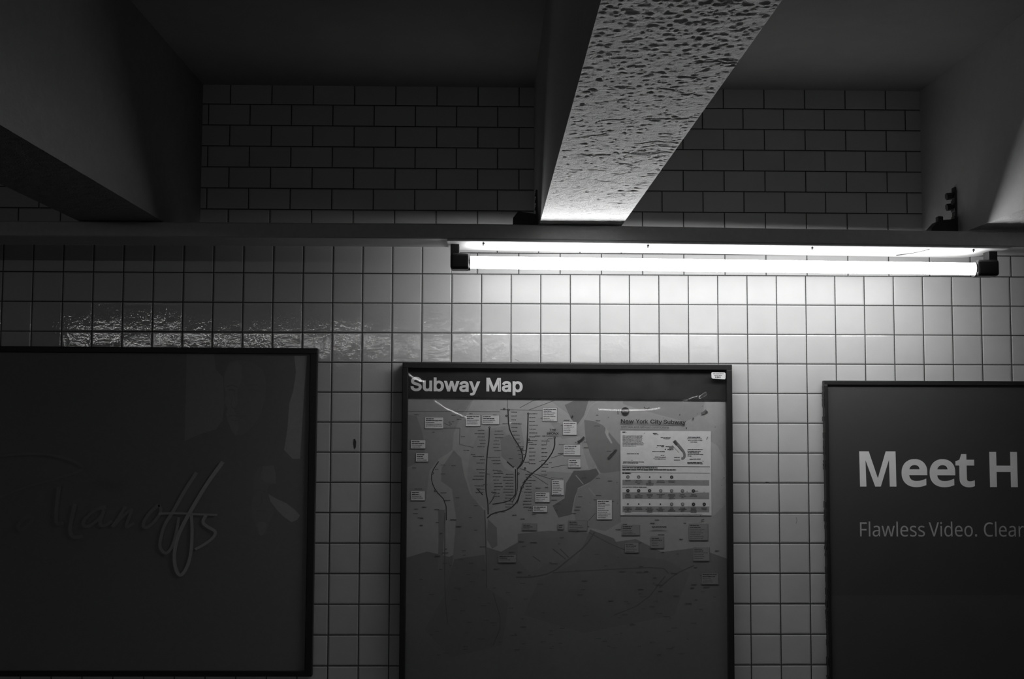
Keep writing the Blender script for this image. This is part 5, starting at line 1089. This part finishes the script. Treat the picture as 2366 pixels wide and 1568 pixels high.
# information panel
a, b = r1(1543, 503), r1(2150, 1072)
pr.rect(a[0], a[1], b[0], b[1], WHITE)
for y0, y1 in ((834, 872), (918, 964), (1012, 1052)):
    p, q = r1(1556, y0), r1(2136, y1)
    pr.rect(p[0], p[1], q[0], q[1], ink(0.34))
p = r1(1556, 513)
pr.words(*p, r1(1582, 0)[0], 2.6, INKD)
for i in range(9):
    pr.words(*r1(1557, 538 + i * 8.6), r1(1700 - rnd.uniform(0, 14) - (50 if i == 8 else 0), 0)[0], 1.6, INKM)
pr.words(*r1(1585, 659), r1(1668, 0)[0], 2.0, INKD)
pr.words(*r1(1560, 714), r1(1700, 0)[0], 1.9, INKM)
pr.words(*r1(1558, 722), r1(1662, 0)[0], 1.9, INKM)
for x0, y, x1 in ((1760, 520, 1790), (1765, 528, 1798), (1812, 548, 1880), (1830, 556, 1875), (1787, 602, 1835), (1815, 609, 1835), (1755, 643, 1840), (1812, 668, 1838),
                  (1772, 680, 1848), (1772, 693, 1846), (1995, 545, 2078), (1990, 556, 2090), (1995, 566, 2092), (2012, 577, 2060), (1993, 627, 2095), (1992, 640, 2080),
                  (1994, 650, 2070), (1992, 661, 2098), (1992, 672, 2018), (2005, 693, 2080), (1990, 715, 2090), (1990, 724, 2096), (1902, 682, 1940), (1900, 700, 1942),
                  (1845, 610, 1895), (1862, 608, 1900)):
    pr.words(*r1(x0, y), r1(x1, y)[0], 1.9, INKM if rnd.random() < .5 else INKD)
pr.rect(*r1(1868, 605), *r1(1898, 632), ink(0.24))
for x, y in ((1843, 627), (1862, 628), (1875, 630)):
    a = r1(x, y)
    pr.disc(a[0], a[1], 1.6, INKD, 10)
pr.line(S(r1, [(1905, 567), (1940, 608), (1965, 640), (1974, 668), (1966, 688), (1950, 690)]), 6.0, ink(0.22), smooth=2)
pr.line(S(r1, [(1900, 571), (1922, 597)]), 6.2, ink(0.07))
pr.line(S(r1, [(1898, 575), (1935, 618), (1958, 645)]), 1.3, INKD)
pr.line(S(r1, [(1888, 600), (1936, 650)]), 1.0, INKM)
a, b = r1(1553, 741), r1(2142, 745)
pr.line([a, b], 1.5, INKD)
pr.words(*r1(1555, 753), r1(1790, 0)[0], 2.3, INKD, .18)
pr.words(*r1(1555, 766), r1(1915, 0)[0], 2.6, INKD, .18)
pr.words(*r1(1555, 790), r1(1613, 0)[0], 2.4, INKD)
pr.line([r1(1553, 784), r1(2140, 788)], .8, INKM)
pr.words(*r1(1555, 883), r1(1720, 0)[0], 2.0, INKM)
pr.words(*r1(1570, 1064), r1(2090, 0)[0], 1.2, ink(0.3))
for y, xs_, dark in ((815, (1592, 1664, 1738, 1811, 1885), (4,)), (907, (1592, 1664, 1737, 1811, 1884, 1957, 2030), (0, 1, 2, 6)), (997, (1592, 1664, 1737, 1809, 1884, 1957, 2030, 2102), (6, 7))):
    for i, x in enumerate(xs_):
        a = r1(x, y)
        if y == 815 and i in (2, 3) or y == 997 and i < 4:
            pr.disc(a[0], a[1], 1.9, INKD, 8)
        elif i in dark:
            pr.disc(a[0], a[1], 4.0, INKD, 18)
            pr.disc(a[0], a[1], 1.2, ink(0.3), 8)
        else:
            pr.disc(a[0], a[1], 3.9, ink(0.13), 18)
            pr.disc(a[0], a[1], 2.4, ink(0.40), 14)
        for k in range(rnd.choice((2, 3, 3, 4)) if y != 815 else (1, 3, 4, 2, 2)[i]):
            hw = rnd.uniform(8, 28)
            pr.words(*r1(x - hw, y + 25 + k * 9.5), r1(x + hw, 0)[0], 1.7, INKM)
a = r1(2040, 908)
pr.words(*a, r1(2062, 0)[0], 1.5, INKM)
# emblem disc and grime
a = r1(1575, 370)
pr.disc(a[0], a[1], 9.6, INKD, 28)
for pts, w_, v in (([(1300, 545), (1280, 570), (1258, 582)], 18, .05), ([(1515, 630), (1490, 660), (1460, 690)], 16, .06), ([(1505, 640), (1470, 672)], 8, .03), ([(1700, 340), (1718, 356), (1738, 345)], 9, .12),
                   ([(2085, 385), (2105, 378), (2122, 362)], 22, .14), ([(2112, 380), (2128, 368)], 14, .05), ([(1524, 355), (1527, 392)], 7, .14), ([(2028, 425), (2034, 412)], 10, .08), ([(1938, 398), (1944, 388)], 8, .12),
                   ([(1984, 490), (1986, 478)], 8, .06), ([(1215, 415), (1225, 402)], 12, .05), ([(2120, 560), (2128, 542)], 6, .2), ([(2230, 820), (2240, 818)], 5, .12), ([(2080, 1105), (2100, 1098)], 8, .12),
                   ([(1950, 450), (1975, 462)], 8, .08), ([(1080, 820), (1160, 830)], 3, .1)):
    pr.line(S(r1, pts), w_ * .36, ink(v), smooth=2, taper=(.6, 1))
for _ in range(40):
    x, y = rnd.uniform(1100, 2230), rnd.uniform(300, 1090)
    a = r1(x, y)
    pr.disc(a[0], a[1], rnd.uniform(.5, 1.3), ink(0.14), 7)
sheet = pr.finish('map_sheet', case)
# print on the sheet
bm = bmesh.new()
ty = -0.0258


def m(x, z):
    return x * U, -z * 0.00155


def put(key, x0, x1, base, cap, bold, slope=0.0):
    add_word(bm, key, x0 * U, x1 * U, -base * 0.00155, cap * 0.00155, ty, bold, slope=slope)


T = lambda x: 0.34657 * x - 30
V = lambda y: 0.34657 * y - 17
SL = -0.010
put('New', T(1545), T(1632), V(451), 9.4, .022, SL)
put('York', T(1645), T(1727), V(452), 9.4, .022, SL)
put('City', T(1742), T(1822), V(453), 9.4, .022, SL)
put('Subway', T(1831), T(1981), V(454), 9.4, .022, SL)
obj('title_lettering', bm, INKD, sheet)
bm = bmesh.new()
put('sub', T(1545), T(1866), V(482), 4.4, .004, SL)
obj('subtitle_lettering', bm, INKD, sheet)
for key, x0, x1, base, cap in (('THE', 1068, 1112, V(506), 5.2), ('BRONX', 1050, 1130, V(531), 5.2), ('QUEENS', 1750, 1848, 384, 4.6)):
    bm = bmesh.new()
    put(key, T(x0), T(x1), base, cap, .03)
    obj('borough_lettering', bm, INKD, sheet)
bm = bmesh.new()
add_word(bm, 'MTA', T(1556) * U, T(1596) * U, -V(378) * 0.00155, 5.0 * 0.00155, -0.0259, .03)
obj('emblem_lettering', bm, ink(0.34), sheet)

# header board
bm = bmesh.new()
hb = [(0.0175, -0.012), (MW - 0.0175, -0.012), (MW - 0.0180, -0.1290), (0.0185, -0.1250)]
add_prism(bm, hb, -0.0270, -0.0200)
head = obj('header', bm, HEADER, case)
bm = bmesh.new()
put_y = -0.0273
add_word(bm, 'Subway', 18.5 * U, 178.5 * U, -66.0 * 0.00155, 32.6 * 0.00155, put_y, .025, slope=-0.012)
add_word(bm, 'Map', 193.5 * U, 277.5 * U, -66.5 * 0.00155, 32.6 * 0.00155, put_y, .025, slope=-0.012)
obj('lettering', bm, LETTER, head)

# buckled clear cover: gentle swells in the acrylic, each with its own crest line
SWELLS = [  # crest line (x, z) in the case's own metres, rise of slope, width
    ([(0.0150, -0.0350), (0.030, -0.0485), (0.050, -0.0600), (0.068, -0.0655), (0.082, -0.0690)], 0.015),
    ([(0.1120, -0.1340), (0.135, -0.1490), (0.160, -0.1660), (0.190, -0.1790), (0.226, -0.1955), (0.238, -0.199)], 0.015),
    ([(0.710, -0.1655), (0.760, -0.1680), (0.800, -0.1690), (0.860, -0.1680), (0.905, -0.1660), (0.945, -0.1590)], 0.016),
    ([(1.020, -0.1380), (1.045, -0.1270), (1.075, -0.1150), (1.110, -0.1000)], 0.011),
    ([(1.085, -0.1250), (1.098, -0.1170), (1.110, -0.1090)], 0.009),
    ([(0.384, -0.2150), (0.404, -0.2170)], 0.010),
]
CASE = Vector((0.2625, -0.0315, 1.7862))
EYE = Vector((0.57183, -4.08893, 1.600))
FAR_Y, FAR_Z = -9.0, 2.445                  # the battens across the hall


def mirror_tilt(x, z):
    """slope at which the plastic mirrors the far battens to someone standing in front of the map"""
    p = CASE + Vector((x, 0, z))
    d = (p - EYE).normalized()
    lo, hi = -0.05, 0.15
    for _ in range(40):
        a = (lo + hi) / 2
        n = Vector((0, -math.cos(a), math.sin(a)))
        r = d - 2 * d.dot(n) * n
        if p.z + r.z / r.y * (FAR_Y - p.y) < FAR_Z:
            lo = a
        else:
            hi = a
    return math.tan(a)


TILT = {}


def swell(x, z):
    w_ = 0.0
    for pts, sg in SWELLS:
        if x < pts[0][0] - .02 or x > pts[-1][0] + .02:
            continue
        xa = min(max(x, pts[0][0]), pts[-1][0])
        for (x0, z0), (x1, z1) in zip(pts, pts[1:]):
            if x0 <= xa <= x1:
                f = (xa - x0) / (x1 - x0)
                zc = z0 + f * (z1 - z0)
                break
        edge_ = min(1.0, max(0.0, (x - pts[0][0] + .010) / .012)) * min(1.0, max(0.0, (pts[-1][0] + .010 - x) / .012))
        key = (round(xa, 4), round(zc, 4))
        if key not in TILT:
            TILT[key] = mirror_tilt(*key)
        amp = TILT[key] * 1.02
        s = (z - zc) / sg
        # the integral of a bell-shaped slope, faded out again below the crest line
        e = 0.5 * (math.erf(s) + 1.0) * math.exp(-max(0.0, s) ** 2 / 14.0)
        w_ += edge_ * amp * sg * 1.7725 * e
    return w_


bm = bmesh.new()
cx0, cx1 = 0.0165, MW - 0.0165
NX, top_z = 330, -0.0165
zs = [top_z - i * 0.0019 for i in range(112)] + [top_z - 0.2109 - i * 0.08 for i in range(1, 17)] + [-MH + 0.0165]
grid = []
for z in zs:
    grid.append([bm.verts.new((cx0 + (cx1 - cx0) * i / NX, -0.0315 + swell(cx0 + (cx1 - cx0) * i / NX, z), z)) for i in range(NX + 1)])
for a, b in zip(grid, grid[1:]):
    for i in range(NX):
        f = bm.faces.new((a[i], b[i], b[i + 1], a[i + 1]))
bm.normal_update()
obj('clear_cover', bm, PLASTIC, case, smooth=True)

# small property sticker on the frame corner
st = Print(0, 0, U, 0.00155, -0.0462)
st_pts = [(716, 18.6), (745, 18.9), (747.3, 21), (747.3, 32.4), (745.5, 35.0), (717, 33.6), (714.6, 31.5), (714.2, 20.6)]
st.poly(st_pts, STICKER)
for y, x0, x1, h in ((22.2, 717.5, 743, 1.9), (26.0, 721, 739, 2.0)):
    st.words(x0, y, x1, h, ink(0.25))
for x0, x1 in ((723, 725), (726.3, 729.6), (730.4, 733.2), (734.6, 736)):
    st.rect(x0, 28.6, x1, 31.8, ink(0.08))
tag(st.finish('sticker', case), 'small white sticker with three lines of print')

# ---- right poster
poster = thing('framed_poster', 'black framed poster reading Meet H in big white letters, right of the map case', 'poster', (1.8094, 0, 1.7268))
PW, PH = 1.30, 1.70
obj('frame', frame_mesh(PW, PH, 0.0125, 0.0165, 0.030, 0.003), FRAME, poster)
pp = Print(0, 0, 1, 1, -0.022)
pp.rect(0.008, 0.010, PW - 0.008, PH - 0.01, PANEL_DARK)
pp.rect(0.008, 0.781, PW - 0.008, PH - 0.01, PANEL_DARK2)
obj('backing', box((0.006, -0.0215, -PH + 0.006), (PW - 0.006, -0.001, -0.006)), GREY_BLACK, poster)
sheet = pp.finish('poster_sheet', poster)
bm = bmesh.new()
oz = -1.7268
ox = -1.8094
sl = -0.002
NOTO_CAP = 0.48


def ptext(key, x0, x1, base, cap, bold, ch):
    add_word(bm, key, x0 + ox, x1 + ox, base + oz, cap, -0.0226, bold, ch, sl)


# the M: straight stems, diagonals meeting at the foot
mx, mz = 0.1352 / 298, 0.1285 / 278
pts = [(0, 0), (78, 0), (148, 212), (216, 0), (296, 0), (298, 278), (244, 278), (241, 68), (171, 278), (125, 278), (50, 70), (54, 278), (2, 278)]
f = bm.faces.new([bm.verts.new((1.9355 + ox + x * mx, -0.0226, 1.4680 + oz - z * mz)) for x, z in pts])
f.normal_update()
if f.normal.y > 0:
    f.normal_flip()
bmesh.ops.triangulate(bm, faces=[f])
ptext('eet', 2.0905, 2.3608, 1.3395, 0.1285, .020, NOTO_CAP)
ptext('H', 2.4170, 2.5200, 1.3383, 0.1285, .020, NOTO_CAP)
tag(obj('lettering', bm, LETTER, sheet), 'big white letters reading Meet H')
bm = bmesh.new()
ptext('Flawless', 1.9335, 2.1720, 1.1592, 0.0505, .0, NOTO_CAP)
ptext('Video', 2.1870, 2.3645, 1.1592, 0.0505, .0, NOTO_CAP)
ptext('Clear', 2.3900, 2.5380, 1.1588, 0.0505, .0, NOTO_CAP)
tag(obj('lettering', bm, ink(0.50), sheet), 'thin line of text reading Flawless Video. Clear')

# ---- left poster
LPW, LPH = 1.50, 1.176
left = thing('framed_poster', 'dark framed film poster with script lettering and two shadowy portraits, in the unlit left part', 'poster', (-0.0490 - LPW, 0, 1.8420))
left.rotation_euler = (0, math.radians(0.15), 0)
obj('frame', frame_mesh(LPW, LPH, 0.026, 0.022, 0.030, 0.0, 0.02), FRAME, left)
obj('backing', box((0.01, -0.0205, -LPH + 0.01), (LPW - 0.01, -0.001, -0.01)), GREY_BLACK, left)
K = 0.00158
lp_ = Print(LPW - 733 * K, 0, K, 0.001545, -0.0212)


def q(x, y):
    return (x, y - 801)


def fz(x, y):          # portrait block
    return (400 + .21684 * x, 780 + .21684 * y - 801)


def sz(x, y):          # script block
    return (.22823 * x, 1040 + .22823 * y - 801)


def hz(x, y):          # lower portrait block
    return (480 + .2041 * x, 1040 + .2041 * y - 801)


BG, G1, G2, G3, G4 = ink(0.19), ink(0.215), ink(0.25), ink(0.34), ink(0.42)
lp_.rect(-215, 8, 720, 755, BG)
lp_.poly([fz(*p) for p in [(150, 160), (440, 160), (460, 330), (540, 420), (560, 700), (545, 880), (480, 980), (300, 1040), (150, 1110)]], G2)
lp_.poly([fz(*p) for p in [(1290, 180), (1425, 180), (1400, 560), (1385, 950), (1370, 1295), (1290, 1295), (1200, 1200), (1230, 980), (1245, 700), (1285, 560), (1310, 360)]], G3)
# upper portrait: face turned to the left, lit on one side, hair and collar dark
face = [(600, 250), (700, 225), (850, 250), (960, 340), (1000, 480), (990, 640), (950, 800), (870, 940), (780, 1030), (690, 1050), (640, 1000), (610, 900), (575, 820), (590, 760), (560, 690), (570, 600), (545, 520), (550, 380)]
lp_.poly([fz(*p) for p in face], G1)
lp_.poly([fz(*p) for p in [(600, 270), (690, 240), (740, 300), (730, 470), (690, 560), (700, 700), (660, 760), (700, 860), (720, 960), (690, 1045), (640, 990), (600, 890), (580, 820), (600, 760), (565, 690), (575, 590), (550, 510), (555, 390)]], G2)
for pts, w_ in (([(580, 520), (640, 500), (700, 530)], 14), ([(790, 500), (870, 490), (940, 530)], 14), ([(595, 560), (640, 550), (670, 575)], 22), ([(800, 560), (860, 545), (910, 570)], 22),
                ([(660, 590), (630, 700), (640, 750), (700, 765)], 10), ([(610, 840), (660, 830), (720, 845), (790, 835)], 16), ([(630, 880), (690, 890), (740, 880)], 8)):
    lp_.line([fz(*p) for p in pts], w_ * .2168, ink(0.198), smooth=1)
lp_.line([fz(*p) for p in [(650, 600), (655, 680), (640, 730)]], 3.0, ink(0.265), smooth=2)
# lower portrait with a raised hand
lp_.poly([hz(*p) for p in [(600, 190), (770, 180), (800, 300), (800, 390), (720, 400), (700, 500), (780, 700), (740, 820), (700, 960), (640, 975), (600, 900), (540, 760), (530, 640), (560, 480), (540, 340)]], G1)
lp_.poly([hz(*p) for p in [(650, 190), (770, 182), (800, 300), (795, 385), (700, 380), (620, 330)]], G2)
lp_.poly([hz(*p) for p in [(715, 505), (800, 555), (920, 610), (1010, 680), (1075, 750), (1040, 800), (980, 825), (890, 760), (820, 690), (740, 590)]], G3)
lp_.poly([hz(*p) for p in [(600, 820), (700, 830), (705, 900), (650, 985), (620, 960)]], G2)
for pts in ([(560, 470), (620, 460), (680, 480)], [(590, 700), (650, 690), (700, 705)], [(640, 500), (650, 590), (620, 640)]):
    lp_.line([hz(*p) for p in pts], 2.6, ink(0.19), smooth=1)
# pale block lower right and small credits
lp_.poly([q(440, 1312), q(652, 1310), q(654, 1420), q(560, 1400), q(480, 1370)], ink(0.19))
for y, x0, x1 in ((890, 150, 330), (905, 170, 320), (1460, 170, 360), (1478, 190, 340), (1492, 200, 330)):
    lp_.words(x0, y - 801, x1, 4.0, ink(0.19), .5)
for i in range(5):
    lp_.words(470, 1340 - 801 + i * 16, 640, 3, ink(0.19), .6)
# small word above the script
sheet = lp_.finish('poster_sheet', left)
sc = Print(LPW - 733 * K, 0, K, 0.001545, -0.0245)
STROKES = [
    ([(0, 90), (250, 55), (500, 50), (720, 90), (880, 160), (905, 210), (700, 285), (350, 385), (60, 500)], 26, .22),
    ([(665, 385), (655, 500), (640, 700), (660, 770), (720, 750)], 44, .235),
    ([(830, 560), (800, 700), (780, 830), (820, 905), (915, 885)], 44, .24),
    ([(400, 680), (330, 700), (260, 790), (300, 830), (400, 760), (420, 690)], 40, .215),
    ([(1140, 590), (1030, 610), (920, 720)], 40, .24),
    ([(935, 700), (905, 770), (960, 795), (1050, 730)], 38, .24),
    ([(1030, 745), (1090, 690), (1125, 620)], 36, .24),
    ([(1120, 620), (1070, 760), (1120, 790), (1200, 730)], 38, .24),
    ([(1330, 580), (1270, 690), (1200, 790)], 36, .25),
    ([(1215, 790), (1300, 680), (1400, 605)], 34, .25),
    ([(1395, 610), (1365, 700), (1325, 810), (1420, 750)], 34, .26),
    ([(1660, 565), (1570, 640), (1500, 760), (1530, 810), (1620, 740), (1690, 630), (1660, 565)], 36, .27),
    ([(2025, 235), (1900, 440), (1800, 640), (1720, 760), (1685, 900), (1675, 1000), (1740, 1070), (1800, 1000), (1840, 850), (1860, 690)], 36, .33),
    ([(2285, 125), (2130, 350), (1990, 600), (1900, 770), (1840, 930), (1820, 1100), (1845, 1230), (1890, 1290), (1950, 1210), (1990, 1070), (1998, 850), (1985, 670)], 40, .42),
    ([(1660, 655), (1850, 648), (1990, 658), (2240, 665)], 24, .38),
    ([(2130, 670), (2090, 740), (2150, 790), (2235, 830), (2215, 890), (2130, 960), (2030, 1015)], 34, .40),
    ([(0, 890), (250, 1000), (600, 1120)], 14, .20),
]
for pts, w_, v in STROKES:
    sc.line([sz(*p) for p in pts], w_ * .2282, ink(v), smooth=2, taper=(1.0, .75))
for x in (1060, 1130, 1250):
    sc.rect(*sz(x, 320), *sz(x + 12, 420), ink(.18))
sc.rect(*sz(1030, 320), *sz(1105, 332), ink(.18))
sc.rect(*sz(1130, 362), *sz(1195, 372), ink(.18))
sc.rect(*sz(1185, 320), *sz(1197, 420), ink(.18))
for yy in (320, 364, 408):
    sc.rect(*sz(1250, yy), *sz(1310, yy + 12), ink(.18))
tag(sc.finish('script_lettering', sheet), 'handwritten script title in pale strokes')
